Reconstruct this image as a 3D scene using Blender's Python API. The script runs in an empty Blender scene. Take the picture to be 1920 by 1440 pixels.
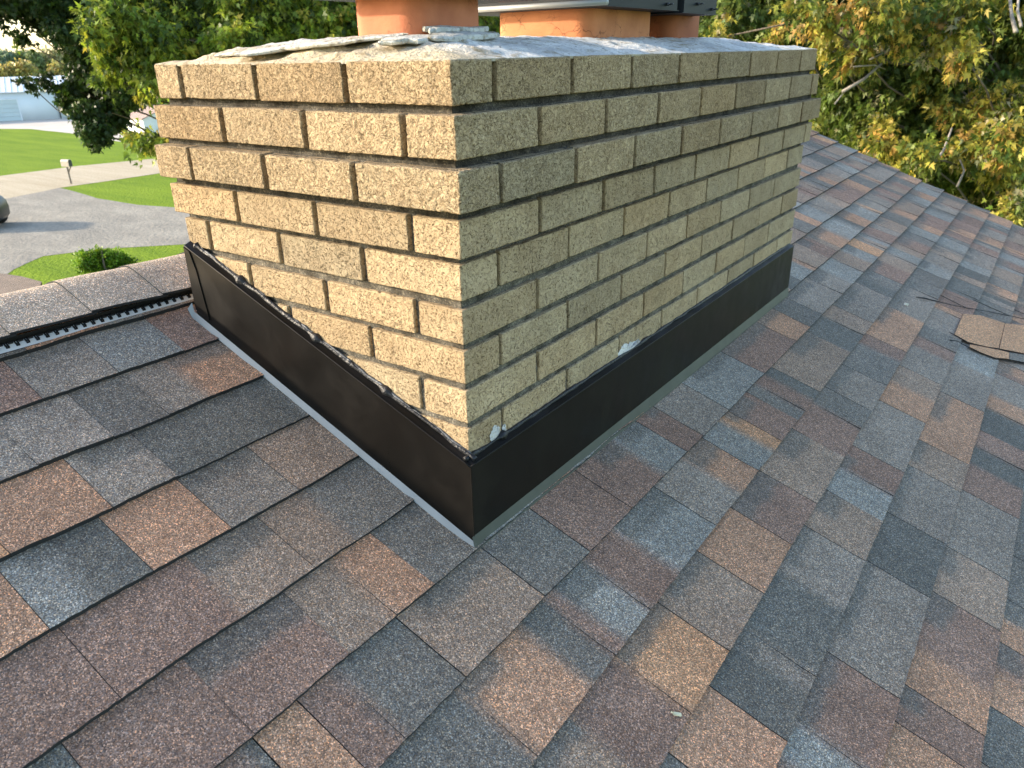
import bpy, math, random
import numpy as np
from mathutils import Matrix, Vector

# ------------------------------------------------------------------ camera, world, sun, exposure
SC = bpy.context.scene
U = 0.0677                                   # one brick course in metres
F = 1397.256
R = np.array([[0.8131518616183007, 0.581752237007639, -0.018665065853078474],
              [-0.22232271598505352, 0.34007120178903366, 0.9137418605223202],
              [-0.5379188227825099, 0.7388612267877982, -0.4058662681794444]])
CAM = np.array([10.079200916467867, -12.044180190423003, 8.136706440055866]) * U
cam_d = bpy.data.cameras.new('camera')
cam = bpy.data.objects.new('camera', cam_d)
SC.collection.objects.link(cam)
m = Matrix(((R[0][0], R[1][0], -R[2][0], CAM[0]), (R[0][1], R[1][1], -R[2][1], CAM[1]),
            (R[0][2], R[1][2], -R[2][2], CAM[2]), (0, 0, 0, 1)))
cam.matrix_world = m
cam_d.sensor_width = 36.0
cam_d.lens = F / 1920 * 36
cam_d.clip_start = 0.02
cam_d.clip_end = 3000
cam_d.dof.use_dof = True
cam_d.dof.focus_distance = 1.45
cam_d.dof.aperture_fstop = 11.0
SC.camera = cam

SUN_AZ = np.array([-0.845, -0.535])           # horizontal direction towards the sun
SUN_EL = math.radians(18.6)
SUN_AZ = SUN_AZ / np.linalg.norm(SUN_AZ)
world = bpy.data.worlds.new('World')
SC.world = world
world.use_nodes = True
wn = world.node_tree
bg = wn.nodes['Background']
sky = wn.nodes.new('ShaderNodeTexSky')
sky.sky_type = 'NISHITA'
sky.sun_disc = False
sky.sun_elevation = SUN_EL
sky.sun_rotation = math.atan2(SUN_AZ[0], SUN_AZ[1])
sky.air_density = 1.0
sky.dust_density = 1.3
sky.ozone_density = 1.0
wn.links.new(sky.outputs[0], bg.inputs[0])
bg.inputs[1].default_value = 0.15
sun_d = bpy.data.lights.new('sun', 'SUN')
sun_d.energy = 2.65
sun_d.angle = math.radians(2.0)
sun_d.color = (1.0, 0.86, 0.67)
sun = bpy.data.objects.new('sun', sun_d)
SC.collection.objects.link(sun)
sv = Vector((SUN_AZ[0] * math.cos(SUN_EL), SUN_AZ[1] * math.cos(SUN_EL), math.sin(SUN_EL)))
sun.rotation_euler = sv.to_track_quat('Z', 'Y').to_euler()
SC.view_settings.view_transform = 'Standard'
SC.view_settings.look = 'None'
SC.view_settings.exposure = 1.77
SC.view_settings.gamma = 1.0

rng = np.random.default_rng(7)
random.seed(7)

# ------------------------------------------------------------------ geometry helpers
GZ = -6.0                                    # ground level


def ray(px, py):
    return R.T @ np.array([(px - 960) / F, -(py - 720) / F, 1.0])


def hit(px, py, n, d0):
    d = ray(px, py)
    n = np.asarray(n, float)
    return CAM + (d0 - n @ CAM) / (n @ d) * d


def G(px, py, z=GZ):
    return hit(px, py, (0, 0, 1), z)


def at_dist(px, py, dist):
    d = ray(px, py)
    return CAM + d / math.hypot(d[0], d[1]) * dist


def lin(c):
    """sRGB 0..255 to linear"""
    c = np.asarray(c, float) / 255
    return np.where(c <= 0.04045, c / 12.92, ((c + 0.055) / 1.055) ** 2.4)


def _hash(ix, iy, iz, seed):
    h = (ix * 374761393 + iy * 668265263 + iz * 2147483647 + seed * 1274126177) & 0xFFFFFFFF
    h = ((h ^ (h >> 13)) * 1274126177) & 0xFFFFFFFF
    h = ((h ^ (h >> 16)) * 2246822519) & 0xFFFFFFFF
    return ((h ^ (h >> 15)) & 0xFFFFFF) / float(0xFFFFFF) * 2 - 1


def vnoise(P, scale, seed=0):
    """smooth value noise in -1..1 at points P (n,3)"""
    Q = np.asarray(P, float) * scale
    I = np.floor(Q).astype(np.int64)
    f = Q - I
    f = f * f * (3 - 2 * f)
    out = 0
    for dx in (0, 1):
        for dy in (0, 1):
            for dz in (0, 1):
                w = (f[:, 0] if dx else 1 - f[:, 0]) * (f[:, 1] if dy else 1 - f[:, 1]) * (f[:, 2] if dz else 1 - f[:, 2])
                out = out + w * _hash(I[:, 0] + dx, I[:, 1] + dy, I[:, 2] + dz, seed)
    return out


def n1(t, scale, seed=0):
    t = np.atleast_1d(np.asarray(t, float))
    return vnoise(np.stack([t, t * 0, t * 0], 1), scale, seed)


class MB:
    """collects geometry for ONE mesh"""

    def __init__(self):
        self.v, self.f, self.c, self.n = [], [], [], 0

    def add(self, V, Fc, col=None):
        V = np.asarray(V, float).reshape(-1, 3)
        self.v.append(V)
        k = self.n
        self.f.extend([tuple(int(i) + k for i in q) for q in Fc])
        if col is None:
            col = (1, 1, 1)
        col = np.asarray(col, float)
        if col.ndim == 1:
            col = np.tile(col, (len(V), 1))
        self.c.append(col)
        self.n += len(V)

    def build(self, name, mat, parent=None, smooth=True, angle=None):
        V = np.concatenate(self.v)
        me = bpy.data.meshes.new(name)
        me.from_pydata(V.tolist(), [], self.f)
        at = me.attributes.new('tint', 'FLOAT_COLOR', 'POINT')
        C4 = np.ones((len(V), 4), np.float32)
        C4[:, :3] = np.concatenate(self.c)
        at.data.foreach_set('color', C4.ravel())
        if smooth:
            me.polygons.foreach_set('use_smooth', [True] * len(me.polygons))
        me.materials.append(mat)
        o = bpy.data.objects.new(name, me)
        SC.collection.objects.link(o)
        if angle is not None:
            me.set_sharp_from_angle(angle=math.radians(angle))
        if parent is not None:
            o.parent = parent
            o.matrix_parent_inverse = PINV.get(parent.name, Matrix.Identity(4))
        return o


PINV = {}


def grid_faces(nu, nv, off=0, flip=False):
    """grid of nu*nv vertices, index = i*nv + j"""
    i, j = np.meshgrid(np.arange(nu - 1), np.arange(nv - 1), indexing='ij')
    a = (i * nv + j + off).ravel()
    q = np.stack([a, a + nv, a + nv + 1, a + 1], 1)
    if flip:
        q = q[:, ::-1]
    return q.tolist()


def box_arrays(xs, ys, zs):
    """closed box surface with given coordinate arrays along each axis"""
    V, Fc, n = [], [], 0
    xs, ys, zs = map(np.asarray, (xs, ys, zs))

    def face(A, B, mk, flip):
        nonlocal n
        a, b = np.meshgrid(A, B, indexing='ij')
        V.append(mk(a.ravel(), b.ravel()))
        Fc.extend(grid_faces(len(A), len(B), n, flip))
        n += len(A) * len(B)
    o = lambda a, v: np.full_like(a, v, dtype=float)
    face(xs, zs, lambda a, b: np.stack([a, o(a, ys[0]), b], 1), False)
    face(xs, zs, lambda a, b: np.stack([a, o(a, ys[-1]), b], 1), True)
    face(ys, zs, lambda a, b: np.stack([o(a, xs[0]), a, b], 1), True)
    face(ys, zs, lambda a, b: np.stack([o(a, xs[-1]), a, b], 1), False)
    face(xs, ys, lambda a, b: np.stack([a, b, o(a, zs[0])], 1), True)
    face(xs, ys, lambda a, b: np.stack([a, b, o(a, zs[-1])], 1), False)
    return np.concatenate(V), Fc


def box(mb, lo, hi, col=None):
    V, Fc = box_arrays([lo[0], hi[0]], [lo[1], hi[1]], [lo[2], hi[2]])
    mb.add(V, Fc, col)


def obox(mb, centre, half, axes, col=None):
    """box with its own axes (rows = unit axes)"""
    V, Fc = box_arrays([-half[0], half[0]], [-half[1], half[1]], [-half[2], half[2]])
    mb.add(V @ np.asarray(axes, float) + np.asarray(centre, float), Fc, col)


def tube(mb, pts, rad, seg=8, col=None, cap=True):
    pts = np.asarray(pts, float)
    rad = np.broadcast_to(np.asarray(rad, float), (len(pts),))
    T = np.gradient(pts, axis=0)
    T /= np.linalg.norm(T, axis=1)[:, None] + 1e-12
    ref = np.array([0, 0, 1.0]) if abs(T[0][2]) < 0.9 else np.array([1.0, 0, 0])
    V = []
    for p, t, r in zip(pts, T, rad):
        a = np.cross(t, ref)
        a /= np.linalg.norm(a) + 1e-12
        b = np.cross(t, a)
        th = np.arange(seg) / seg * 2 * math.pi
        V.append(p + r * (np.cos(th)[:, None] * a + np.sin(th)[:, None] * b))
    V = np.concatenate(V)
    Fc = []
    for i in range(len(pts) - 1):
        for k in range(seg):
            k2 = (k + 1) % seg
            Fc.append((i * seg + k, i * seg + k2, (i + 1) * seg + k2, (i + 1) * seg + k))
    if cap:
        Fc.append(tuple(range(seg))[::-1])
        Fc.append(tuple(range((len(pts) - 1) * seg, len(pts) * seg)))
    mb.add(V, Fc, col)


def prism(mb, poly, normal_off, col=None):
    """polygon (n,3) extruded by a vector"""
    P = np.asarray(poly, float)
    n = len(P)
    V = np.concatenate([P, P + np.asarray(normal_off, float)])
    Fc = [tuple(range(n)), tuple(range(2 * n - 1, n - 1, -1))]
    for i in range(n):
        j = (i + 1) % n
        Fc.append((i, i + n, j + n, j))
    mb.add(V, Fc, col)


def empty(name, loc, label, cat, group=None):
    o = bpy.data.objects.new(name, None)
    o.location = loc
    o.empty_display_size = 0.1
    SC.collection.objects.link(o)
    PINV[o.name] = Matrix.Translation(Vector(loc)).inverted()
    tag(o, label, cat, group)
    return o


def part_empty(name, loc, parent):
    o = bpy.data.objects.new(name, None)
    SC.collection.objects.link(o)
    o.parent = parent
    return o


def tag(o, label=None, cat=None, group=None, kind=None):
    if label:
        o['label'] = label
    if cat:
        o['category'] = cat
    if group:
        o['group'] = group
    if kind:
        o['kind'] = kind
    return o


# ------------------------------------------------------------------ materials
class NT:
    def __init__(self, name):
        self.m = bpy.data.materials.new(name)
        self.m.use_nodes = True
        self.t = self.m.node_tree
        self.b = self.t.nodes['Principled BSDF']
        self.co = None

    def n(self, typ, **kw):
        x = self.t.nodes.new(typ)
        for k, v in kw.items():
            if k.startswith('i_'):
                x.inputs[k[2:].replace('_', ' ')].default_value = v
            else:
                setattr(x, k, v)
        return x

    def link(self, a, b):
        self.t.links.new(a, b)

    def coord(self):
        if self.co is None:
            self.co = self.n('ShaderNodeTexCoord').outputs['Object']
        return self.co

    def noise(self, scale, detail=3, rough=0.55, dist=0.0, vec=None):
        x = self.n('ShaderNodeTexNoise')
        x.inputs['Scale'].default_value = scale
        x.inputs['Detail'].default_value = detail
        x.inputs['Roughness'].default_value = rough
        x.inputs['Distortion'].default_value = dist
        self.link(vec or self.coord(), x.inputs['Vector'])
        return x

    def voro(self, scale, feature='F1', vec=None):
        x = self.n('ShaderNodeTexVoronoi', feature=feature)
        x.inputs['Scale'].default_value = scale
        self.link(vec or self.coord(), x.inputs['Vector'])
        return x

    def ramp(self, fac, stops):
        x = self.n('ShaderNodeValToRGB')
        e = x.color_ramp.elements
        while len(e) < len(stops):
            e.new(0.5)
        for el, (p, c) in zip(e, stops):
            el.position = p
            el.color = (*c, 1) if len(c) == 3 else c
        self.link(fac, x.inputs[0])
        return x.outputs[0]

    def mix(self, fac, a, b, mode='MIX'):
        x = self.n('ShaderNodeMix', data_type='RGBA', blend_type=mode)
        for s, v in ((0, fac), (6, a), (7, b)):
            if hasattr(v, 'is_output'):
                self.link(v, x.inputs[s])
            elif s == 0:
                x.inputs[0].default_value = v
            else:
                x.inputs[s].default_value = (*v, 1)
        return x.outputs[2]

    def math(self, op, a, b=0.0, clamp=False):
        x = self.n('ShaderNodeMath', operation=op, use_clamp=clamp)
        for i, v in enumerate((a, b)):
            if hasattr(v, 'is_output'):
                self.link(v, x.inputs[i])
            else:
                x.inputs[i].default_value = v
        return x.outputs[0]

    def mrange(self, v, a, b, c=0.0, d=1.0):
        x = self.n('ShaderNodeMapRange')
        self.link(v, x.inputs[0])
        for i, q in enumerate((a, b, c, d)):
            x.inputs[i + 1].default_value = q
        return x.outputs[0]

    def tint(self, name='tint'):
        return self.n('ShaderNodeAttribute', attribute_name=name).outputs['Color']

    def bump(self, h, dist, strength=1.0, normal=None):
        x = self.n('ShaderNodeBump')
        x.inputs['Distance'].default_value = dist
        x.inputs['Strength'].default_value = strength
        self.link(h, x.inputs['Height'])
        if normal:
            self.link(normal, x.inputs['Normal'])
        return x.outputs[0]

    def fin(self, col=None, rough=None, normal=None, metal=None, spec=None):
        for s, v in (('Base Color', col), ('Roughness', rough), ('Normal', normal), ('Metallic', metal), ('Specular IOR Level', spec)):
            if v is None:
                continue
            if hasattr(v, 'is_output'):
                self.link(v, self.b.inputs[s])
            elif s == 'Base Color':
                self.b.inputs[s].default_value = (*v, 1)
            else:
                self.b.inputs[s].default_value = v
        return self.m


def mat_simple(name, col, rough=0.6, metal=0.0, var=0.15, vscale=8.0, bump=0.0, bscale=60.0, spec=0.5, use_tint=False):
    t = NT(name)
    nz = t.noise(vscale, 4)
    f = t.mrange(nz.outputs['Fac'], 0.3, 0.7, 1 - var, 1 + var)
    g = t.n('ShaderNodeCombineColor')
    for i in range(3):
        t.link(f, g.inputs[i])
    c = t.mix(1.0, tuple(col), g.outputs[0], 'MULTIPLY')
    if use_tint:
        c = t.mix(1.0, c, t.tint(), 'MULTIPLY')
    nrm = None
    if bump:
        nrm = t.bump(t.noise(bscale, 3).outputs['Fac'], bump)
    return t.fin(c, rough, nrm, metal, spec)


def mat_shingle():
    t = NT('asphalt_shingle')
    v = t.voro(640)
    sep = t.n('ShaderNodeSeparateColor')
    t.link(v.outputs['Color'], sep.inputs[0])
    val = t.ramp(sep.outputs[0], [(0.0, (0.36, 0.36, 0.37)), (0.3, (0.62, 0.62, 0.63)), (0.62, (1.0, 1.0, 1.0)), (0.88, (1.45, 1.45, 1.42)), (1.0, (2.8, 2.75, 2.6))])
    hue = t.ramp(sep.outputs[1], [(0.0, (0.8, 0.95, 1.12)), (0.35, (1.0, 1.0, 1.0)), (0.65, (1.0, 0.98, 0.95)), (1.0, (1.22, 1.0, 0.78))])
    big = t.noise(5.0, 4)
    bf = t.mrange(big.outputs['Fac'], 0.3, 0.7, 0.86, 1.16)
    med = t.noise(60, 3)
    mf = t.mrange(med.outputs['Fac'], 0.3, 0.7, 0.88, 1.14)
    k = t.math('MULTIPLY', bf, mf)
    g = t.n('ShaderNodeCombineColor')
    for i in range(3):
        t.link(k, g.inputs[i])
    c = t.mix(1.0, t.tint(), val, 'MULTIPLY')
    c = t.mix(1.0, c, hue, 'MULTIPLY')
    c = t.mix(1.0, c, g.outputs[0], 'MULTIPLY')
    hgt = t.math('SUBTRACT', 1.0, t.math('MULTIPLY', v.outputs['Distance'], 1.0))
    nrm = t.bump(hgt, 0.0011, 0.8)
    return t.fin(c, 0.82, nrm, spec=0.35)


def mat_brick():
    t = NT('buff_textured_brick')
    co = t.coord()
    wob = t.noise(70, 2)
    wv = t.mix(0.012, co, wob.outputs['Color'], 'ADD')
    n = t.noise(112, 2.5, 0.5, 2.0, vec=wv)
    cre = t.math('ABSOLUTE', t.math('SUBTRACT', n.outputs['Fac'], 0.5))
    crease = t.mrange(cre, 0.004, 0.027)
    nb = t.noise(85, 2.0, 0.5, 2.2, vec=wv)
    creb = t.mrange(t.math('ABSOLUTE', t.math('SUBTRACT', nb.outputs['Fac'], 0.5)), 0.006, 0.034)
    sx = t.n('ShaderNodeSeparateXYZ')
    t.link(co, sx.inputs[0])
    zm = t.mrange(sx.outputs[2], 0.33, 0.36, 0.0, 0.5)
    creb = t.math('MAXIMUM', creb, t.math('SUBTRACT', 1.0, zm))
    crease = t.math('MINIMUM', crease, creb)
    fine = t.noise(900, 2)
    soot = t.noise(7, 4, 0.6)
    big = t.noise(14, 4)
    base = t.mix(t.mrange(big.outputs['Fac'], 0.35, 0.65), (0.445, 0.325, 0.19), (0.535, 0.405, 0.245))
    c = t.mix(1.0, base, t.tint(), 'MULTIPLY')
    c = t.mix(t.mrange(fine.outputs['Fac'], 0.35, 0.62, 0.5, 0.0), c, t.mix(1.0, c, (0.62, 0.58, 0.52), 'MULTIPLY'))
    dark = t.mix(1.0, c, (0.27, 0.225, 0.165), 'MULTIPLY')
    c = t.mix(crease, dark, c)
    c = t.mix(t.mrange(soot.outputs['Fac'], 0.56, 0.72, 0.0, 0.45), c, t.mix(1.0, c, (0.55, 0.53, 0.50), 'MULTIPLY'))
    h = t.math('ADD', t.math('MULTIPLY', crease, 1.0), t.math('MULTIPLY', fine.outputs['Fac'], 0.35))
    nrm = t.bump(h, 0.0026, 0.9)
    return t.fin(c, 0.9, nrm, spec=0.2)


def mat_mortar():
    t = NT('grey_sanded_mortar')
    v = t.voro(500)
    sep = t.n('ShaderNodeSeparateColor')
    t.link(v.outputs['Color'], sep.inputs[0])
    big = t.noise(30, 4)
    base = t.mix(t.mrange(big.outputs['Fac'], 0.35, 0.65), (0.075, 0.066, 0.052), (0.19, 0.17, 0.14))
    c = t.mix(1.0, base, t.ramp(sep.outputs[0], [(0, (0.55, 0.55, 0.55)), (0.8, (1.05, 1.05, 1.05)), (1, (1.9, 1.85, 1.7))]), 'MULTIPLY')
    c = t.mix(1.0, c, t.tint(), 'MULTIPLY')
    nrm = t.bump(t.noise(400, 4, 0.7).outputs['Fac'], 0.002)
    return t.fin(c, 0.95, nrm, spec=0.15)


def mat_crown():
    t = NT('weathered_crown_mortar')
    big = t.noise(9, 5, 0.6)
    fine = t.noise(120, 4, 0.7)
    stain = t.noise(22, 5, 0.7, 0.6)
    base = t.mix(t.mrange(big.outputs['Fac'], 0.4, 0.62), (0.62, 0.60, 0.565), (0.82, 0.80, 0.745))
    base = t.mix(t.mrange(stain.outputs['Fac'], 0.52, 0.66), base, (0.36, 0.30, 0.20))
    tn = t.tint()
    base = t.mix(1.0, base, tn, 'MULTIPLY')
    c = t.mix(t.mrange(fine.outputs['Fac'], 0.56, 0.7, 0.0, 0.8), base, (0.14, 0.12, 0.09))
    h = t.math('ADD', fine.outputs['Fac'], t.math('MULTIPLY', stain.outputs['Fac'], 1.2))
    return t.fin(c, 0.92, t.bump(h, 0.009), spec=0.2)


def mat_flue():
    t = NT('terracotta_flue')
    big = t.noise(16, 4)
    fine = t.noise(260, 3)
    v = t.voro(26, 'DISTANCE_TO_EDGE', vec=t.mix(0.05, t.coord(), t.noise(30, 3).outputs['Color'], 'ADD'))
    crack = t.mrange(v.outputs['Distance'], 0.0, 0.012)
    mask = t.mrange(t.noise(13, 2).outputs['Fac'], 0.5, 0.6)
    crack = t.math('MAXIMUM', crack, t.math('SUBTRACT', 1.0, mask))
    c = t.mix(t.mrange(big.outputs['Fac'], 0.35, 0.65), (0.40, 0.145, 0.062), (0.50, 0.195, 0.085))
    c = t.mix(1.0, c, t.tint(), 'MULTIPLY')
    c = t.mix(crack, (0.13, 0.05, 0.03), c)
    h = t.math('ADD', crack, t.math('MULTIPLY', fine.outputs['Fac'], 0.5))
    return t.fin(c, 0.75, t.bump(h, 0.0015), spec=0.3)


def mat_flash():
    t = NT('dark_bronze_metal')
    mp = t.n('ShaderNodeMapping')
    mp.inputs['Scale'].default_value = (1, 1, 1)
    mp.inputs['Rotation'].default_value = (0.3, 0.5, 0.2)
    t.link(t.coord(), mp.inputs[0])
    sm = t.noise(9, 5, 0.6, 0.4, vec=mp.outputs[0])
    fine = t.noise(700, 2)
    dust = t.noise(260, 4, 0.75)
    c = t.mix(t.mrange(sm.outputs['Fac'], 0.52, 0.74, 0.0, 0.3), (0.006, 0.005, 0.004), (0.020, 0.0165, 0.0125))
    c = t.mix(t.mrange(dust.outputs['Fac'], 0.70, 0.78, 0.0, 0.5), c, (0.10, 0.09, 0.08))
    r = t.mrange(sm.outputs['Fac'], 0.3, 0.7, 0.30, 0.5)
    wav = t.noise(5, 2)
    h = t.math('ADD', t.math('MULTIPLY', fine.outputs['Fac'], 0.02), t.math('MULTIPLY', wav.outputs['Fac'], 1.2))
    return t.fin(c, r, t.bump(h, 0.004), 0.0, 0.2)


def mat_leaf(name, transl=0.35):
    t = NT(name)
    c = t.tint()
    nz = t.noise(3.0, 3)
    c = t.mix(1.0, c, t.ramp(nz.outputs['Fac'], [(0.3, (0.8, 0.85, 0.8)), (0.7, (1.2, 1.15, 1.1))]), 'MULTIPLY')
    t.fin(c, 0.5, spec=0.35)
    tr = t.n('ShaderNodeBsdfTranslucent')
    t.link(c, tr.inputs[0])
    ms = t.n('ShaderNodeMixShader')
    ms.inputs[0].default_value = transl
    out = t.t.nodes['Material Output']
    t.link(t.b.outputs[0], ms.inputs[1])
    t.link(tr.outputs[0], ms.inputs[2])
    t.link(ms.outputs[0], out.inputs[0])
    return t.m


def mat_ground(name, a, b, scale, dark=None, bumpd=0.02, s2=3.0, stretch=None):
    t = NT(name)
    co = t.coord()
    if stretch:
        mp = t.n('ShaderNodeMapping')
        mp.inputs['Rotation'].default_value = (0, 0, stretch[0])
        mp.inputs['Scale'].default_value = (stretch[1], stretch[2], 1)
        t.link(co, mp.inputs[0])
        co = mp.outputs[0]
    n1_ = t.noise(scale, 6, 0.65, 0.3, vec=co)
    n2_ = t.noise(s2, 5, 0.6)
    c = t.mix(t.mrange(n1_.outputs['Fac'], 0.35, 0.65), a, b)
    if dark:
        c = t.mix(t.mrange(n2_.outputs['Fac'], 0.45, 0.7, 0, 0.7), c, dark)
    return t.fin(c, 0.95, t.bump(n2_.outputs['Fac'], bumpd), spec=0.1)


M = {}
M['shingle'] = mat_shingle()
M['brick'] = mat_brick()
M['mortar'] = mat_mortar()
M['crown'] = mat_crown()
M['flue'] = mat_flue()
M['flash'] = mat_flash()
M['galv'] = mat_simple('grey_coated_metal', (0.24, 0.25, 0.235), 0.38, 0.3, 0.08, 20, spec=0.5)
M['cap'] = mat_simple('dark_cap_metal', (0.018, 0.021, 0.024), 0.5, 0.0, 0.15, 10, spec=0.12)
M['caprim'] = mat_simple('grey_cap_rim', (0.28, 0.28, 0.26), 0.45, 0.3, 0.12, 10)
M['steel'] = mat_simple('screw_steel', (0.06, 0.06, 0.065), 0.35, 0.8)
M['sealant'] = mat_simple('black_sealant', (0.014, 0.014, 0.015), 0.42, 0, 0.4, 60, 0.003, 160, 0.4)
M['greyseal'] = mat_simple('grey_sealant', (0.11, 0.115, 0.12), 0.5, 0, 0.35, 90, 0.002, 200, 0.4)
M['plastic'] = mat_simple('black_vent_plastic', (0.012, 0.012, 0.012), 0.45)
M['ventledge'] = mat_simple('light_grey_vent_ledge', (0.66, 0.67, 0.67), 0.55)
M['white'] = mat_simple('white_render', (0.74, 0.74, 0.73), 0.8, 0, 0.06, 1.0)
M['siding'] = mat_simple('pale_siding', (0.6, 0.6, 0.58), 0.7)
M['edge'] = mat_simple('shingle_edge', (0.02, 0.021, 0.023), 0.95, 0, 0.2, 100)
M['trunk'] = mat_simple('grey_brown_bark', (0.12, 0.095, 0.07), 0.95, 0, 0.35, 9, 0.02, 22)
M['palebark'] = mat_simple('pale_grey_bark', (0.30, 0.27, 0.235), 0.95, 0, 0.3, 9, 0.01, 30)
M['leaf'] = mat_leaf('leaf_summer', 0.30)
M['leaf2'] = mat_leaf('leaf_autumn', 0.42)

# ------------------------------------------------------------------ the setting
def flat_poly(name, pts, mat, z, sub=None):
    P = np.asarray(pts, float)[:, :2]
    # wobble the outline a little
    Q = []
    n = len(P)
    for i in range(n):
        a, b = P[i], P[(i + 1) % n]
        L = np.linalg.norm(b - a)
        k = max(1, min(60, int(L / 0.9)))
        for j in range(k):
            p = a + (b - a) * j / k
            Q.append(p)
    Q = np.array(Q)
    w = np.stack([n1(np.arange(len(Q)) * 1.0, 0.37, 3), n1(np.arange(len(Q)) * 1.0, 0.41, 9)], 1) * 0.12
    Q = Q + w
    me = bpy.data.meshes.new(name)
    me.from_pydata([(q[0], q[1], z) for q in Q], [], [tuple(range(len(Q)))])
    me.materials.append(mat)
    o = bpy.data.objects.new(name, me)
    SC.collection.objects.link(o)
    tag(o, kind='structure')
    return o


grass = mat_ground('mown_grass', (0.135, 0.215, 0.012), (0.205, 0.29, 0.018), 0.35, (0.095, 0.16, 0.012), 0.10, 7.0, (0.35, 0.35, 2.2))
gravel = mat_ground('grey_gravel', (0.25, 0.228, 0.19), (0.36, 0.325, 0.265), 0.45, (0.20, 0.187, 0.16), 0.05, 6.0, (0.9, 1.0, 2.0))
dirt = mat_ground('tan_gravel', (0.42, 0.345, 0.235), (0.52, 0.44, 0.32), 0.4, (0.33, 0.27, 0.18), 0.03, 9.0, (0.25, 0.3, 3.0))
concrete = mat_ground('pale_drive', (0.50, 0.44, 0.37), (0.58, 0.52, 0.45), 0.3, None, 0.01)
me = bpy.data.meshes.new('lawn')
S = 900
me.from_pydata([(-S, -S, GZ), (S, -S, GZ), (S, S, GZ), (-S, S, GZ)], [], [(0, 1, 2, 3)])
me.materials.append(grass)
ground = bpy.data.objects.new('lawn', me)
SC.collection.objects.link(ground)
tag(ground, kind='structure')
flat_poly('gravel_road', [G(-420, 352), G(-200, 345), G(0, 330), G(140, 312), G(290, 298), G(620, 268), G(620, 284), G(400, 308), G(290, 327), G(200, 340), G(112, 352), G(0, 375), G(-200, 420), G(-420, 470)], dirt, GZ + 0.012)
flat_poly('driveway', [G(-420, 462), G(-200, 412), G(0, 366), G(110, 352), G(180, 373), G(260, 385), G(325, 389), G(420, 392), G(620, 394), G(620, 436), G(345, 459), G(200, 466), G(80, 481), G(20, 506), G(-60, 560), G(-300, 640)], gravel, GZ + 0.008)
flat_poly('barn_drive', [G(-300, 228), G(0, 227), G(125, 221.5), G(150, 232), G(190, 242), G(275, 252.5), G(420, 268), G(420, 290), G(300, 277), G(250, 268), G(200, 262), G(130, 250), G(60, 242), G(0, 241.5), G(-300, 250)], concrete, GZ + 0.006)

# ------------------------------------------------------------------ the house and its roof
SL = 0.39                                    # roof slope
KS = math.sqrt(1 + SL * SL)
Z0 = (-3.2 + SL * 0.15) * U
NR = np.array([SL, 0, 1.0]) / KS
RIDGE_S = -0.925
YF = 4.40                                    # far rake
YN = -2.6


def RP(s, y, h=0.0):
    """roof surface point from distance down the slope, distance along the ridge, height above"""
    s, y, h = np.broadcast_arrays(np.asarray(s, float), np.asarray(y, float), np.asarray(h, float))
    x = s / KS
    return np.stack([x + NR[0] * h, y, Z0 - SL * x + NR[2] * h], -1)


def roof_sy(px, py):
    P = hit(px, py, (SL, 0, 1), Z0)
    return P[0] * KS, P[1]


house = empty('house', (3.0, 0.5, GZ), 'house seen from its roof, covered in mixed brown, grey and blue asphalt shingles', 'house')
PAL = {'D': (72, 83, 88), 'G': (122, 119, 118), 'B': (120, 127, 132), 'P': (119, 97, 91), 'T': (158, 124, 104), 'N': (131, 117, 109), 'O': (174, 135, 106), 'K': (90, 95, 98)}
ALB = 1.36
_m = np.mean([lin(v) for v in PAL.values()], axis=0)
PL = {k: (lin(v) * 0.70 + _m * 0.30) * ALB * np.array([1.16, 1.03, 0.83]) for k, v in PAL.items()}


def r4(x, y): return (x / 1.7625, 900 + y / 1.7625)
def r1(x, y): return (600 + x / 2.6667, 900 + y / 2.6667)
def r2(x, y): return (1200 + x / 2.6667, 900 + y / 2.6667)
def r3(x, y): return (1200 + x / 2.6667, 400 + y / 2.6667)
def c1(x, y): return (x / 2, 780 + y / 2)
def c5(x, y): return (x / 3.4286, 440 + y / 3.4286)


SB = [-0.932, -0.798, -0.668, -0.532, -0.398, -0.262, -0.122, 0.020, 0.157, 0.299, 0.436, 0.570, 0.703, 0.842, 0.980, 1.118, 1.256, 1.394, 1.53, 1.67, 1.81, 1.95, 2.09, 2.23, 2.37, 2.51]
DRIFT = -0.0055                              # courses drift slightly up the slope with y
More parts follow.
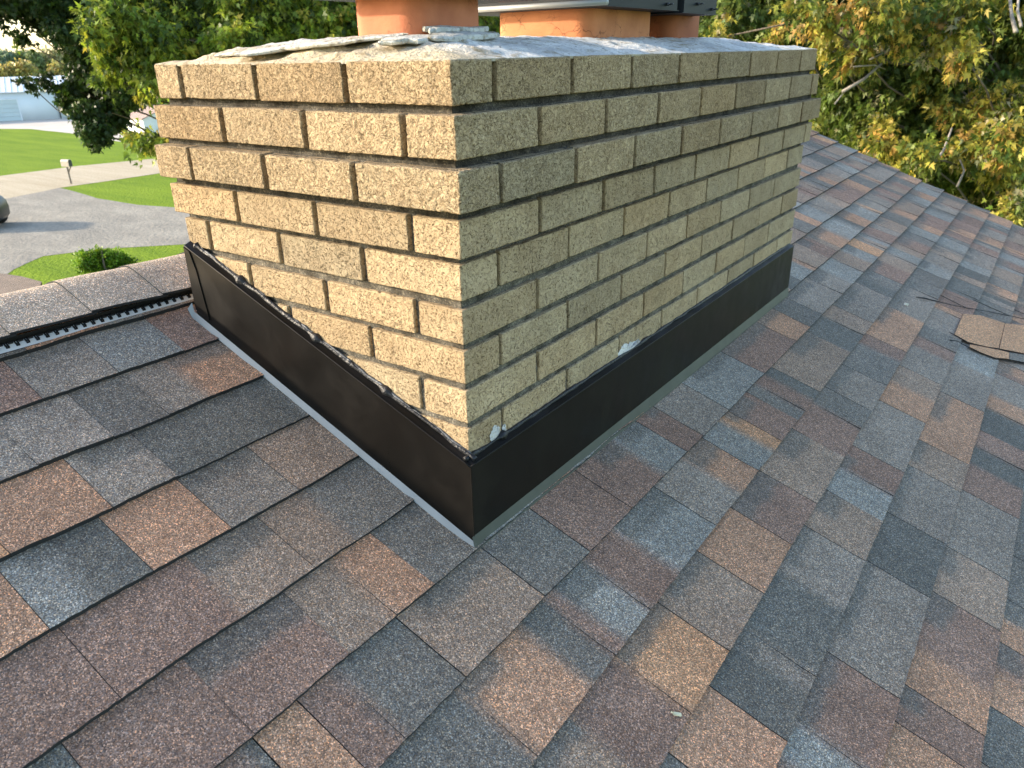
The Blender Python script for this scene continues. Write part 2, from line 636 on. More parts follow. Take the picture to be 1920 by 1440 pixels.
# each entry: colour, dark-top flag, boundary pixel at its far end, hairline joint there
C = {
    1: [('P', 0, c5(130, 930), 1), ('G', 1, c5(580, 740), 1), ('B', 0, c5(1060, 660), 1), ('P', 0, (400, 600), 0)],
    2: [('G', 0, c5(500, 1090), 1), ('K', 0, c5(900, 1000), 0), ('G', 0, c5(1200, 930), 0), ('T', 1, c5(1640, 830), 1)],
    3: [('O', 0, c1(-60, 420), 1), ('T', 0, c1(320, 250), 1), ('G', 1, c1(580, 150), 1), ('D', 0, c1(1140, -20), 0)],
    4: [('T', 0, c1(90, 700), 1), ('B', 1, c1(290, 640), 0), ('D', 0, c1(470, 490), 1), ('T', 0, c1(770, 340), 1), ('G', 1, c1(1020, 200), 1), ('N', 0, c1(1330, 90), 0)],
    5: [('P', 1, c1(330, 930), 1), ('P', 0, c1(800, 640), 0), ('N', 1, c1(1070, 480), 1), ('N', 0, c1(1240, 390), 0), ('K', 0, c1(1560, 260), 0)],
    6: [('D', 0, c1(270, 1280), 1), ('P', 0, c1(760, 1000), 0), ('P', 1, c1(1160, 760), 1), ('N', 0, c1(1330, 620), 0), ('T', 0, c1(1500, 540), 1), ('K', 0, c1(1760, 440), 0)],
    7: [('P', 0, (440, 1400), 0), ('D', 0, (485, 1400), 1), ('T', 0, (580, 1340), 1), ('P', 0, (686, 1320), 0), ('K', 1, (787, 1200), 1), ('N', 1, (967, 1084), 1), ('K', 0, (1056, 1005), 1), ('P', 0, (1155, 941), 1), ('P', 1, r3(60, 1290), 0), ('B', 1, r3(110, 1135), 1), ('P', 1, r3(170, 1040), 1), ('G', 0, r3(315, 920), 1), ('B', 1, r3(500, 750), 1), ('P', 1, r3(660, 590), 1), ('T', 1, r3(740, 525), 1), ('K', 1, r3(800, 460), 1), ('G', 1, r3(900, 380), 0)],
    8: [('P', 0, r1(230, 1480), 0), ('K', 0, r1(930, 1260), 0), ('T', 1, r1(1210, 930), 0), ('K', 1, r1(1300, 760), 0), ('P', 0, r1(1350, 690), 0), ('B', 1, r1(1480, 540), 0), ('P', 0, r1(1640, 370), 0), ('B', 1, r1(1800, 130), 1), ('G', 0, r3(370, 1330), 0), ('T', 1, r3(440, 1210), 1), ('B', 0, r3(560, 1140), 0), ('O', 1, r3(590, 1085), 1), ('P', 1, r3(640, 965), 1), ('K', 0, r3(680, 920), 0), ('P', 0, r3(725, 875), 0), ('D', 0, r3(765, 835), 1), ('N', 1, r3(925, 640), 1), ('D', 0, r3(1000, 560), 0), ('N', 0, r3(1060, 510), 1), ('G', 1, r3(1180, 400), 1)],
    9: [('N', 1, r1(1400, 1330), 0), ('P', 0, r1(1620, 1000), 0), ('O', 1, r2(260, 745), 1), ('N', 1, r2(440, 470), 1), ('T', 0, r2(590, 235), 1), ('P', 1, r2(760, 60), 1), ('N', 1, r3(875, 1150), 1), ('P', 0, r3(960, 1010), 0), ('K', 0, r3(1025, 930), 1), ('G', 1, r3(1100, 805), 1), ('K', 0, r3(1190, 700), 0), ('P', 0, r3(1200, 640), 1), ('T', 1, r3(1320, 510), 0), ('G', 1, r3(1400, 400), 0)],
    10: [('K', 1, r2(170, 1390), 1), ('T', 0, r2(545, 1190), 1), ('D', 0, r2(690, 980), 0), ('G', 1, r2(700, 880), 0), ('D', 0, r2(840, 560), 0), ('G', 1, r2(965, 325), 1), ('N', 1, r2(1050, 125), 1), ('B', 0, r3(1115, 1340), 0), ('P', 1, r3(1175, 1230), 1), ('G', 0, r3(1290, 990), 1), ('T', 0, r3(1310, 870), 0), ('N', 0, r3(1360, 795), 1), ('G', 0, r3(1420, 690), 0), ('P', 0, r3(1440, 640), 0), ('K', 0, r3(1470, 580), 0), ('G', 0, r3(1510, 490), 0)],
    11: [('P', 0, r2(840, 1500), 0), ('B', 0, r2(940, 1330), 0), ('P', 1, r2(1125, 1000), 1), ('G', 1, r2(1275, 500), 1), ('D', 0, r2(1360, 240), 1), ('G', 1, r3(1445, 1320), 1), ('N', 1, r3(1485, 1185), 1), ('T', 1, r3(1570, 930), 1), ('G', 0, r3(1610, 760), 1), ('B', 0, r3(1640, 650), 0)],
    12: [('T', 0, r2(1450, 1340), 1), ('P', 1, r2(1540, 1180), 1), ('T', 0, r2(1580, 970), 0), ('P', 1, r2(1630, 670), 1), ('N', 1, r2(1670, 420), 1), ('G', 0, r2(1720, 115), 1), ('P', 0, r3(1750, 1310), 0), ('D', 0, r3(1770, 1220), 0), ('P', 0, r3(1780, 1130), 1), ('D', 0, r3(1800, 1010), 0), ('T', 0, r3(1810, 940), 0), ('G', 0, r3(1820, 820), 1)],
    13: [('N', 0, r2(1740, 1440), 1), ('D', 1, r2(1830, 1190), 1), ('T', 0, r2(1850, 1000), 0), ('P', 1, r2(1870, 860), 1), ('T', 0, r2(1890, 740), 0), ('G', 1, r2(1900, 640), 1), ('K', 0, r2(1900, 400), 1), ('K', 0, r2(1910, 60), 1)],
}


def course_tabs(k):
    """list of (y0, y1, colour, dark_top, hair) along the whole course"""
    rr = random.Random(100 + k)
    keys, wts = ['D', 'K', 'G', 'B', 'P', 'T', 'N', 'O'], [8, 10, 20, 14, 17, 14, 16, 4]
    mid = []
    if k in C:
        prev = None
        for col, dt, q, hr in C[k]:
            y = roof_sy(*q)[1]
            if prev is not None:
                if y <= prev + 0.012:
                    continue
                mid.append((prev, y, col, dt, hr))
            else:
                mid.append((y - rr.uniform(0.1, 0.22), y, col, dt, hr))
            prev = y
    else:
        mid.append((-0.1, 0.1, 'G', 1, 1))
    y = mid[0][0]
    pre = []
    while y > YN:
        w = rr.choice([0.05, 0.08, 0.11, 0.14, 0.17, 0.2])
        pre.append((max(y - w, YN), y, rr.choices(keys, wts)[0], rr.random() < 0.5, rr.random() < 0.6))
        y -= w
    y = mid[-1][1]
    post = []
    while y < YF:
        w = rr.choice([0.04, 0.06, 0.09, 0.12, 0.15, 0.18])
        post.append((y, min(y + w, YF), rr.choices(keys, wts)[0], rr.random() < 0.65, rr.random() < 0.55))
        y += w
    return pre[::-1] + mid + post


def valley_cut(y):
    """beyond y about 2 the lower courses are cut on a diagonal where the cross gable meets"""
    return None


A0 = np.array(roof_sy(1715, 562))
A1 = np.array(roof_sy(1919, 603))
B0_ = np.array(roof_sy(1776, 627))
B1_ = np.array(roof_sy(1919, 671))


def sag(s, y):
    P = np.stack([np.asarray(s) * 1.0, np.asarray(y) * 1.0, np.zeros_like(np.asarray(y, float))], -1).reshape(-1, 3)
    r = (0.0030 * vnoise(P, 4.0, 5) + 0.0012 * vnoise(P, 13.0, 6)) * np.clip(0.9 - P[:, 0] * 1.5, 0.25, 1)
    return r.reshape(np.shape(y))


shingles = MB()
edges = MB()
tabs_out = []
for k in range(len(SB) - 1):
    s0, s1 = SB[k], SB[k + 1]
    tabs = course_tabs(k)
    rr = random.Random(k)
    for i, (ya, yb, cc, dt, hr) in enumerate(tabs):
        near = yb < 2.6 and yb > -1.2
        dy = 0.008 if near else 0.03
        ns = 18 if near else 8
        if k > 14:
            dy, ns = 0.03, 8
        ny = max(2, int((yb - ya) / dy) + 1)
        prev_h = tabs[i - 1][4] if i else 1
        hg = 0.0005 if s1 < 0.03 else 0.0010
        g0 = hg if prev_h else 0.0
        g1 = hg if hr else 0.0
        yy = np.linspace(ya + g0, yb - g1, ny)
        v = np.linspace(-0.12, 1.0, ns)
        Y, Vv = np.meshgrid(yy, v, indexing='ij')
        s_bot = s1 + DRIFT * Y + (0.0022 if s1 < 0.1 else 0.0009) * n1(Y.ravel(), 9.0, 40 + k).reshape(Y.shape) + 0.0008 * n1(Y.ravel(), 160.0, 90 + k).reshape(Y.shape)
        s_top = s0 + DRIFT * Y
        S_ = s_top + (s_bot - s_top) * Vv
        raised = 0.0022 if (hr or i % 2) else 0.0
        lift = (0.0060 if s1 < 0.03 else 0.0074) + raised
        edge_lift = 0.0016 * np.clip((Vv - 0.8) / 0.2, 0, 1) * (0.5 + n1(Y.ravel(), 6.0, 200 + k).reshape(Y.shape))
        H = 0.0012 + (lift) * np.clip(Vv, -0.1, 1) + sag(S_, Y) + edge_lift
        P = RP(S_, Y, H)
        base = PL[cc] * rr.uniform(0.92, 1.08)
        col = np.tile(base, (ny * ns, 1)).reshape(ny, ns, 3)
        nb = tabs[i + 1][2] if i + 1 < len(tabs) else cc
        if not hr:
            w = np.clip(1 - (yb - Y) / 0.016, 0, 1)[..., None] * 0.5
            col = col * (1 - w) + PL[nb] * w
        if i and not prev_h:
            w = np.clip(1 - (Y - ya) / 0.016, 0, 1)[..., None] * 0.5
            col = col * (1 - w) + PL[tabs[i - 1][2]] * w
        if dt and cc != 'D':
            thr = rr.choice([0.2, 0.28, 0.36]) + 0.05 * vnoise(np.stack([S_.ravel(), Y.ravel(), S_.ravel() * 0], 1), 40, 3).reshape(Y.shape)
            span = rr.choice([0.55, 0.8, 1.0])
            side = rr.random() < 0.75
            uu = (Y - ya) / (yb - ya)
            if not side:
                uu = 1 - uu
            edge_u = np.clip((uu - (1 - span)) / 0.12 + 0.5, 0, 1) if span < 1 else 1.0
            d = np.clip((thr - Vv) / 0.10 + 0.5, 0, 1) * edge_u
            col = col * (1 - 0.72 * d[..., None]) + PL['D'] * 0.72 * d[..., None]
        shingles.add(P.reshape(-1, 3), grid_faces(ny, ns), col.reshape(-1, 3))
        # butt edge at the bottom of the tab and side edges
        bot = P[:, -1]
        low = RP(S_[:, -1] - 0.0008, Y[:, -1], H[:, -1] - 0.0076 - raised)
        Vb = np.concatenate([bot, low])
        edges.add(Vb, [(a, a + 1, a + 1 + ny, a + ny)[::-1] for a in range(ny - 1)])
        for q, flip in ((0, True), (-1, False)):
            a = P[q]
            b = a - NR * 0.004
            edges.add(np.concatenate([a, b]), [(t, t + 1, t + 1 + ns, t + ns) for t in range(ns - 1)])

# sheet below the shingles
deck = MB()
deck.add(RP([RIDGE_S, RIDGE_S, SB[-1] - 0.01, SB[-1] - 0.01], [YN, YF - 0.01, YF - 0.01, YN], -0.006), [(0, 3, 2, 1)])
deck.add(RP([RIDGE_S, RIDGE_S, SB[-1] - 0.01, SB[-1] - 0.01], [YN, YF - 0.01, YF - 0.01, YN], -0.03), [(0, 1, 2, 3)])
roof = part_empty('roof', (0, 0, 0), house)
roof.matrix_parent_inverse = PINV[house.name]
o = shingles.build('shingles', M['shingle'], roof)
edges.build('shingle_edges', M['edge'], roof)
deck.build('roof_deck', M['edge'], roof)

# ---- cross gable shingles woven over the main slope at the right
woven = MB()
wedge = MB()


def slab(poly_px, h0, col, tilt=0.0, th=0.0024, lift_to=None):
    """a shingle piece outlined on the roof plane, lifted by h0 and tilting up to the right"""
    sy = np.array([roof_sy(*p) for p in poly_px])
    n = len(sy)
    # densify outline
    Q = []
    for i in range(n):
        a, b = sy[i], sy[(i + 1) % n]
        kk = max(1, int(np.linalg.norm(b - a) / 0.02))
        for j in range(kk):
            Q.append(a + (b - a) * j / kk)
    Q = np.array(Q)
    h = h0 + tilt * np.clip(Q[:, 0] - 0.50, 0, 1)
    top = RP(Q[:, 0], Q[:, 1], h)
    cen = RP(Q[:, 0].mean(), Q[:, 1].mean(), h.mean())
    n = len(Q)
    woven.add(np.concatenate([top, cen[None]]), [(i, (i + 1) % n, n) for i in range(n)], PL[col] if isinstance(col, str) else col)
    low = top - NR * th
    wedge.add(np.concatenate([top, low]), [(i, (i + 1) % n, (i + 1) % n + n, i + n) for i in range(n)])


def z5(x, y): return (1700 + x / 5.29, 520 + y / 5.29)


# upper sheet ending on the diagonal, then the strips of the cross gable
slab([z5(545, 385), z5(720, 405), z5(950, 485), z5(885, 735), z5(760, 715), z5(590, 670), z5(455, 590)], 0.0110, 'O', 0.02)
slab([z5(953, 487), z5(1160, 510), z5(1420, 560), z5(1420, 850), z5(1160, 795), z5(892, 738)], 0.0112, 'O', 0.02)
slab([z5(610, 690), z5(890, 750), z5(990, 775), z5(990, 842), z5(850, 825), z5(720, 775), z5(600, 715)], 0.0100, 'O', 0.02)
slab([z5(993, 775), z5(1160, 805), z5(1420, 860), z5(1420, 940), z5(1160, 880), z5(993, 845)], 0.0100, 'K', 0.02)
woven.build('valley_shingles', M['shingle'], roof)
wedge.build('valley_edges', M['edge'], roof)
# thick shadowed butt of the upper courses along the diagonal
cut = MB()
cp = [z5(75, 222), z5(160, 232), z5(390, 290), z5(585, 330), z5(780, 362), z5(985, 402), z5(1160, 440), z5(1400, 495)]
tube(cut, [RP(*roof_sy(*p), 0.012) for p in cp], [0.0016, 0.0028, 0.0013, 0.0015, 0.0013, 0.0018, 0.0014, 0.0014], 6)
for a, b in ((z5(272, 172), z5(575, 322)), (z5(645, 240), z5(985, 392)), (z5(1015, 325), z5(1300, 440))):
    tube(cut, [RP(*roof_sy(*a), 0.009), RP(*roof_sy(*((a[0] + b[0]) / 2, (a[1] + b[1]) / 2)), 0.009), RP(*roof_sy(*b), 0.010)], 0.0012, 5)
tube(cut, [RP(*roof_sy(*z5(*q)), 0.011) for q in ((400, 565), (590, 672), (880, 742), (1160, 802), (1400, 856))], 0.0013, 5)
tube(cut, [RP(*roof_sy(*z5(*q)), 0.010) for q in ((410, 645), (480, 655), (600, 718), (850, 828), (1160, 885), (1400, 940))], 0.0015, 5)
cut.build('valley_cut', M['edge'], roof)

# ---- ridge cap, ridge vent
cap = MB()
capedge = MB()
yy = -1.9
jj = 0
cw = 0.128
while yy < 4.36:
    y1 = yy + 0.143
    ys = np.linspace(yy - 0.01, y1 + 0.0, 14)
    ts = np.linspace(-1, 1, 41)
    Yg, Tg = np.meshgrid(ys, ts, indexing='ij')
    # profile across the ridge: rounded apex
    d = Tg * cw
    hh = 0.034 + 0.0016 * n1(Yg.ravel(), 7, 77).reshape(Yg.shape) - 0.0035 * (Yg - yy) / 0.143 + 0.0035
    apx = RIDGE_S / KS
    apz = Z0 - SL * apx
    ad = np.sqrt(d * d + 0.022 ** 2) - 0.022
    X = apx + d / KS + np.sign(d) * 0
    sagw = 0.004 * n1(Yg.ravel(), 5.0, 31).reshape(Yg.shape) * np.abs(Tg) ** 3
    Z = apz - SL * ad / KS * 1.0 + hh + sagw
    X = X + np.sign(d) * 0.0
    P = np.stack([X, Yg, Z], -1)
    rr = random.Random(jj * 3 + 1)
    colc = lin((154, 138, 121)) * ALB * rr.uniform(0.9, 1.12)
    cap.add(P.reshape(-1, 3), grid_faces(14, 41), colc)
    for q in (0, -1):
        a = P[:, q]
        b = a - np.array([0, 0, 0.0045])
        capedge.add(np.concatenate([a, b]), [(t, t + 1, t + 15, t + 14) for t in range(13)])
    a = P[0]
    b = a - np.array([0, 0, 0.004])
    capedge.add(np.concatenate([a, b]), [(t, t + 1, t + 42, t + 41) for t in range(40)])
    yy = y1
    jj += 1
cap.build('ridge_cap', M['shingle'], roof)
capedge.build('ridge_cap_edge', M['edge'], roof)

vent = part_empty('ridge_vent', (0, 0, 0), house)
vent.matrix_parent_inverse = PINV[house.name]
vb, vl, vt = MB(), MB(), MB()
sv0 = RIDGE_S + 0.100
ysv = np.linspace(-1.9, 4.3, 250)
wv = 0.0015 * n1(ysv, 5.0, 31)
for (mb, prof) in ((vb, [(sv0, 0.0), (sv0, 0.024)]), (vl, [(sv0 + 0.003, 0.0150), (sv0 + 0.0195, 0.0105)]), (vb, [(sv0 + 0.0196, 0.0105), (sv0 + 0.0196, 0.0)])):
    A = RP(np.full(250, prof[0][0]), ysv, prof[0][1] + wv)
    B = RP(np.full(250, prof[1][0]), ysv, prof[1][1] + wv)
    mb.add(np.concatenate([A, B]), [(t, t + 1, t + 251, t + 250) for t in range(249)])
for i, y in enumerate(np.arange(-1.0, 0.6, 0.0168)):
    w = float(0.0015 * n1(y, 5.0, 31)[0])
    for dyy in (0, 0.0038):
        p = RP(sv0 + 0.007, y + dyy, 0.0142 + w + 0.0008)
        obox(vt, p, (0.0055, 0.0011, 0.0012), np.array([[1 / KS, 0, -SL / KS], [0, 1, 0], NR]))
    p = RP(sv0 + 0.0125, y + 0.0019, 0.0128 + w)
    obox(vt, p, (0.0012, 0.0030, 0.0010), np.array([[1 / KS, 0, -SL / KS], [0, 1, 0], NR]))
    p = RP(sv0 + 0.003, y + 0.0100, 0.0155 + w)
    obox(vt, p, (0.0030, 0.0040, 0.0022), np.array([[1 / KS, 0, -SL / KS], [0, 1, 0], NR]))
vb.build('vent_body', M['plastic'], vent)
vl.build('vent_ledge', M['ventledge'], vent)
vt.build('vent_teeth', M['plastic'], vent)

# ---- back slope, rake board, walls, lower roof
bk = MB()
apx = RIDGE_S / KS
apz = Z0 - SL * apx
for k in range(18):
    d0, d1 = k * 0.137, (k + 1) * 0.137
    y = YN
    rr = random.Random(500 + k)
    while y < YF:
        w = rr.choice([0.08, 0.12, 0.16, 0.2])
        y2 = min(y + w, YF)
        cc = PL[rr.choice('DGBPTNK')]
        q = [(apx - d0 / KS, y, apz - SL * d0 / KS + 0.001), (apx - d0 / KS, y2, apz - SL * d0 / KS + 0.001), (apx - d1 / KS, y2, apz - SL * d1 / KS + 0.007), (apx - d1 / KS, y, apz - SL * d1 / KS + 0.007)]
        bk.add(q, [(0, 1, 2, 3)], cc)
        y = y2
bk.build('back_shingles', M['shingle'], roof)
rk = MB()
for s_a, s_b in ((RIDGE_S, SB[-1]),):
    A = RP([s_a, s_b], YF - 0.012, -0.012)
    prism(rk, [A[0], A[1], A[1] - [0, 0, 0.14], A[0] - [0, 0, 0.14]], (0, 0.022, 0))
    prism(rk, [(apx, YF - 0.012, apz - 0.012), (apx - 2.3, YF - 0.012, apz - 2.3 * SL - 0.012), (apx - 2.3, YF - 0.012, apz - 2.3 * SL - 0.152), (apx, YF - 0.012, apz - 0.152)], (0, 0.022, 0))
rk.build('rake_board', M['white'], house)
wl = MB()
xe = SB[-1] / KS
box(wl, (-2.7, YN + 0.4, GZ), (xe - 0.4, YF - 0.35, Z0 - SL * (xe) - 0.25))
prism(wl, [(-2.7, YF - 0.36, -0.72), (xe - 0.4, YF - 0.36, Z0 - SL * xe - 0.24), (apx, YF - 0.36, apz - 0.05)], (0, -0.1, 0))
wl.build('wall', M['siding'], house)
# lower roof seen just beyond the ridge at the left edge
lr = MB()
P0, P1 = G(-200, 500, -2.9), G(74, 531, -2.9)
back = G(40, 507, -2.9)
ddir = (P1 - P0) / np.linalg.norm(P1 - P0)
for k in range(9):
    z = -2.9 - 0.10 * k
    a = G(78 - 2 * k, 528 + 3.0 * k, -2.9)
    l0 = np.array([-15.8 + 0.3 * k, 5.25 - 0.02 * k, z])
lr_pts = [G(-160, 499, -2.9), G(0, 512, -2.9), G(40, 518, -2.9), G(78, 528, -2.9), G(60, 580, -2.9), G(-160, 640, -2.9)]
n_ = len(lr_pts)
lr.add(lr_pts, [(0, 5, 4, 3, 2, 1)], lin((150, 132, 116)) * 0.7)
V = np.array(lr_pts)
lr.add(np.concatenate([V, V - [0, 0, 0.15]]), [(i, (i + 1) % n_, (i + 1) % n_ + n_, i + n_) for i in range(n_)], lin((120, 100, 90)) * 0.6)
lowroof = lr.build('porch_roof', M['shingle'], house, False)

# ------------------------------------------------------------------ the chimney
chim = empty('chimney', (-0.35, 0.85, Z0), 'buff brick chimney with black metal flashing rising through the shingled roof', 'chimney')
ZT = [8.034, 7.040, 6.024, 4.985, 3.982, 2.959, 1.985, 1.005, 0.0, -0.99, -1.98, -2.97]
ZB = [7.205, 6.197, 5.196, 4.176, 3.166, 2.142, 1.176, 0.171, -0.82, -1.81, -2.8, -3.8]
EOFF = [-0.003, 0.057, 0.067, 0.07, 0, 0, 0, 0, 0, 0, 0, 0]
OFF = [0.041, 0.244, 0.474, 0.222, 0, 0, 0, 0, 0, 0, 0, 0]
LL, WW = 10.257, 25.28
BL, BH, BJ = 2.92, 1.32, 0.165
RECF = [0.19, 0.19, 0.17, 0.14, 0.13, 0.12, 0.115, 0.085, 0.07, 0.07, 0.07, 0.07]


def crease_h(P, seed):
    """worm-track texture: 0 on the plateaus, negative in the tracks"""
    w = np.stack([vnoise(P, 120, 11), vnoise(P, 120, 12), vnoise(P, 120, 13)], 1) * 0.0028
    a = vnoise(P + w, 105, 21 + seed) + 0.35 * vnoise(P + w, 250, 22)
    return np.clip(np.abs(a) / 0.16, 0, 1) - 1


def rbox(mb, xs, ys, zs, r, amp, tint, seed=0):
    V, Fc = box_arrays(xs, ys, zs)
    lo = np.array([xs[0], ys[0], zs[0]])
    hi = np.array([xs[-1], ys[-1], zs[-1]])
    Cc = np.clip(V, lo + r, hi - r)
    D = V - Cc
    Ln = np.linalg.norm(D, axis=1)[:, None] + 1e-12
    N = D / Ln
    V2 = Cc + N * r
    big = 0.0008 * vnoise(V, 30, 5)
    if amp:
        V2 = V2 + N * (amp * crease_h(V, seed) + big)[:, None]
    mb.add(V2, Fc, tint)


def fine(a, b, st):
    """coordinates between a and b; the outer 3 mm get closer rings"""
    n = max(2, int(round((b - a) / st)))
    x = np.linspace(a, b, n + 1)
    return np.unique(np.round(np.concatenate([x, [a + 0.0008, a + 0.002, b - 0.002, b - 0.0008]]), 6))


def graded(a, b, near_first=True):
    d = b - a
    t = np.array([0, 0.0008, 0.002, 0.004, 0.008, 0.014, 0.022, min(0.04, d * 0.6), d - 0.002, d])
    t = np.unique(t)
    return a + t if near_first else b - t[::-1]


bricks = MB()
rb = random.Random(4)
for c in range(len(ZT)):
    o_ = OFF[c]
    z0, z1 = ZB[c] * U, ZT[c] * U
    odd = (c % 2 == 0)                        # c1, c3 ...: stretcher on the left face, header on the right
    first_L = BL if odd else BH
    first_R = BH if odd else BL
    xe_, ye_ = o_, -o_                        # corner position
    endx = -LL - EOFF[c]
    endy = WW + EOFF[c]
    # left face run (after the corner brick)

    def tintb(yw=0.0, xw=0.0):
        v = rb.gauss(0.98 if c < 7 else 1.08, 0.075)
        w = rb.gauss(0, 0.02)
        return np.clip(np.array([v + w, v, v - w * 1.2]), 0.7, 1.25)

    st = 0.0021
    BJR = BJ if c < 4 else 0.115
    # corner brick
    xs = fine((xe_ - first_L) * U, xe_ * U, st)
    ys = fine(ye_ * U, (ye_ + first_R) * U, st)
    zs = fine(z0, z1, st)
    hidden = ZT[c] < -0.9
    if hidden:
        xs = np.array([xs[0], xs[-1]])
        ys = np.array([ys[0], ys[-1]])
        zs = np.array([zs[0], zs[-1]])
    rbox(bricks, xs, ys, zs, 0.0022, 0 if hidden else (0.0017 if c < 3 else 0.0012), tintb(), c)
    # left face
    x = xe_ - first_L - BJ
    while x > endx + 0.3:
        x2 = x - BL
        if x2 < endx + 0.9:
            x2 = endx
        jit = rb.uniform(-0.012, 0.012)
        xs = fine(x2 * U, x * U, st)
        ys = graded((ye_ + jit) * U, (ye_ + BH) * U)
        zz = fine(z0 + rb.uniform(-0.0008, 0.0008), z1 + rb.uniform(-0.0008, 0.0008), st)
        if ZT[c] * 1.0 < SL * -(x2) * 0 - 2.0 + (-x) * 0.39 - 0.6:   # below the flashing
            xs, zz = np.linspace(xs[0], xs[-1], 2), np.linspace(zz[0], zz[-1], 2)
            rbox(bricks, xs, ys, zz, 0.0022, 0, tintb(), c)
        else:
            tb = tintb()
            rbox(bricks, xs, ys, zz, 0.0022, 0.0017 if c < 3 else 0.0012, tb, c + int(-x * 7) % 9)
        x = x2 - BJ
    # right face
    y = ye_ + first_R + BJR
    while y < endy - 0.3:
        y2 = y + BL + (BJ - BJR)
        if y2 > endy - 0.9:
            y2 = endy
        if y2 - y < 0.35:
            break
        far = y * U
        st2 = 0.0022 if far < 0.6 else (0.003 if far < 1.0 else 0.0045)
        ys = fine(y * U, y2 * U, st2)
        jit = rb.uniform(-0.012, 0.012)
        xs = graded((xe_ - BH) * U, (xe_ + jit) * U, False)
        zz = fine(z0 + rb.uniform(-0.0008, 0.0008), z1 + rb.uniform(-0.0008, 0.0008), st2)
        if ZT[c] < -0.9:
            ys, zz = np.linspace(ys[0], ys[-1], 2), np.linspace(zz[0], zz[-1], 2)
            rbox(bricks, xs, ys, zz, 0.0022, 0, tintb(), c)
        else:
            rbox(bricks, xs, ys, zz, 0.0022, 0.0013, tintb(), c + int(y * 7) % 9)
        y = y2 + BJR
    # the two unseen faces, plain
    x = endx
    yb_ = ye_ + BH + BJ
    for yq in np.arange(yb_, endy - BL, BL + BJ):
        V, Fc = box_arrays([endx * U, (endx + BH) * U], [yq * U, (yq + BL) * U], [z0, z1])
        bricks.add(V, Fc, tintb())
    for xq in np.arange(endx, xe_ - BH - 1.0, BL + BJ):
        x2 = min(xq + BL, xe_ - BH - BJ)
        V, Fc = box_arrays([xq * U, x2 * U], [(endy - BH) * U, (endy - 0.001) * U], [z0, z1])
        bricks.add(V, Fc, tintb())
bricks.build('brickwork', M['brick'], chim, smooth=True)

# mortar core, one band per course and bed
mort = MB()
for c in range(len(ZT)):
    nxt = c + 1 if c + 1 < len(ZT) else c
    bands = [(ZB[c], ZT[c], OFF[c] - RECF[c])]
    if nxt != c:
        bands.append((ZT[nxt], ZB[c], min(OFF[c], OFF[nxt]) - RECF[c]))
    for z0, z1, off in bands:
        dz = max(2, int((z1 - z0) * U / 0.004) + 1)
        nx = 2 if ZT[c] < -0.9 else int(LL * U / 0.005)
        nyy = 2 if ZT[c] < -0.9 else int(WW * U / 0.008)
        xs = np.linspace((-LL - EOFF[c] + 0.12) * U, off * U, nx)
        ys = np.linspace(-off * U, (WW + EOFF[c] - 0.12) * U, nyy)
        zs = np.linspace(z0 * U - 0.0006, z1 * U + 0.0006, dz)
        for fc_ in (0, 1):
            if fc_ == 0:
                a, b = np.meshgrid(xs, zs, indexing='ij')
                P = np.stack([a, np.full_like(a, ys[0]), b], -1)
                nd = np.array([0, -1.0, 0])
                fl = False
            else:
                a, b = np.meshgrid(ys, zs, indexing='ij')
                P = np.stack([np.full_like(a, xs[-1]), a, b], -1)
                nd = np.array([1.0, 0, 0])
                fl = False
            sh = P.shape
            Q = P.reshape(-1, 3)
            nse = 0.0016 * vnoise(Q, 60, 3) + 0.0012 * vnoise(Q, 190, 4)
            edge = np.zeros(len(Q))
            Q = Q + nd * nse[:, None]
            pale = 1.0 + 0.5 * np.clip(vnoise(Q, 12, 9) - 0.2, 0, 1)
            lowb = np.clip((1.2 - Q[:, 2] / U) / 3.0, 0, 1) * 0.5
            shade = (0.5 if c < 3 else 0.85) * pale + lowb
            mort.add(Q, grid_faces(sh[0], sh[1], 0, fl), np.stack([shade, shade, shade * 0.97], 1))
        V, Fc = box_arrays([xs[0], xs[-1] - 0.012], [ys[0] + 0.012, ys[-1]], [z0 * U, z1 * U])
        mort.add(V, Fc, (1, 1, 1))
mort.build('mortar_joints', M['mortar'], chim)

# crown wash
crown = MB()
nx_, ny_ = 110, 240
o1 = OFF[0] - 0.03
xs = np.linspace((-LL + .02) * U, o1 * U, nx_)
ys = np.linspace(-o1 * U, (WW - .02) * U, ny_)
X, Y = np.meshgrid(xs, ys, indexing='ij')


def crown_z(X, Y):
    X = np.asarray(X, float)
    Y = np.asarray(Y, float)
    dx0 = (o1 * U - X) / U
    dx1 = (X - (-LL - o1) * U) / U
    dy0 = (Y + o1 * U) / U
    dy1 = ((WW + o1) * U - Y) / U
    a = np.minimum(np.minimum(dx0 / 2.6, dx1 / 3.4), np.minimum(dy0 / 2.0, dy1 / 6.0))
    a = np.clip(a, 0, 1)
    a = a * (2 - a) * 0.2 + a * 0.8
    P = np.stack([X.ravel(), Y.ravel(), X.ravel() * 0], 1)
    nz = (0.045 * vnoise(P, 16, 1) + 0.03 * vnoise(P, 45, 2) + 0.02 * vnoise(P, 130, 3)).reshape(X.shape)
    rough = 1 + 1.2 * np.clip(1 - np.abs(Y / U - 0.7) / 1.4, 0, 1) * np.clip(-X / U / 3, 0, 1)
    z = 8.045 + 0.50 * a + nz * rough * np.clip(np.minimum(np.minimum(dx0, dx1), np.minimum(dy0, dy1)) / 0.5, 0.0, 1)
    return z * U


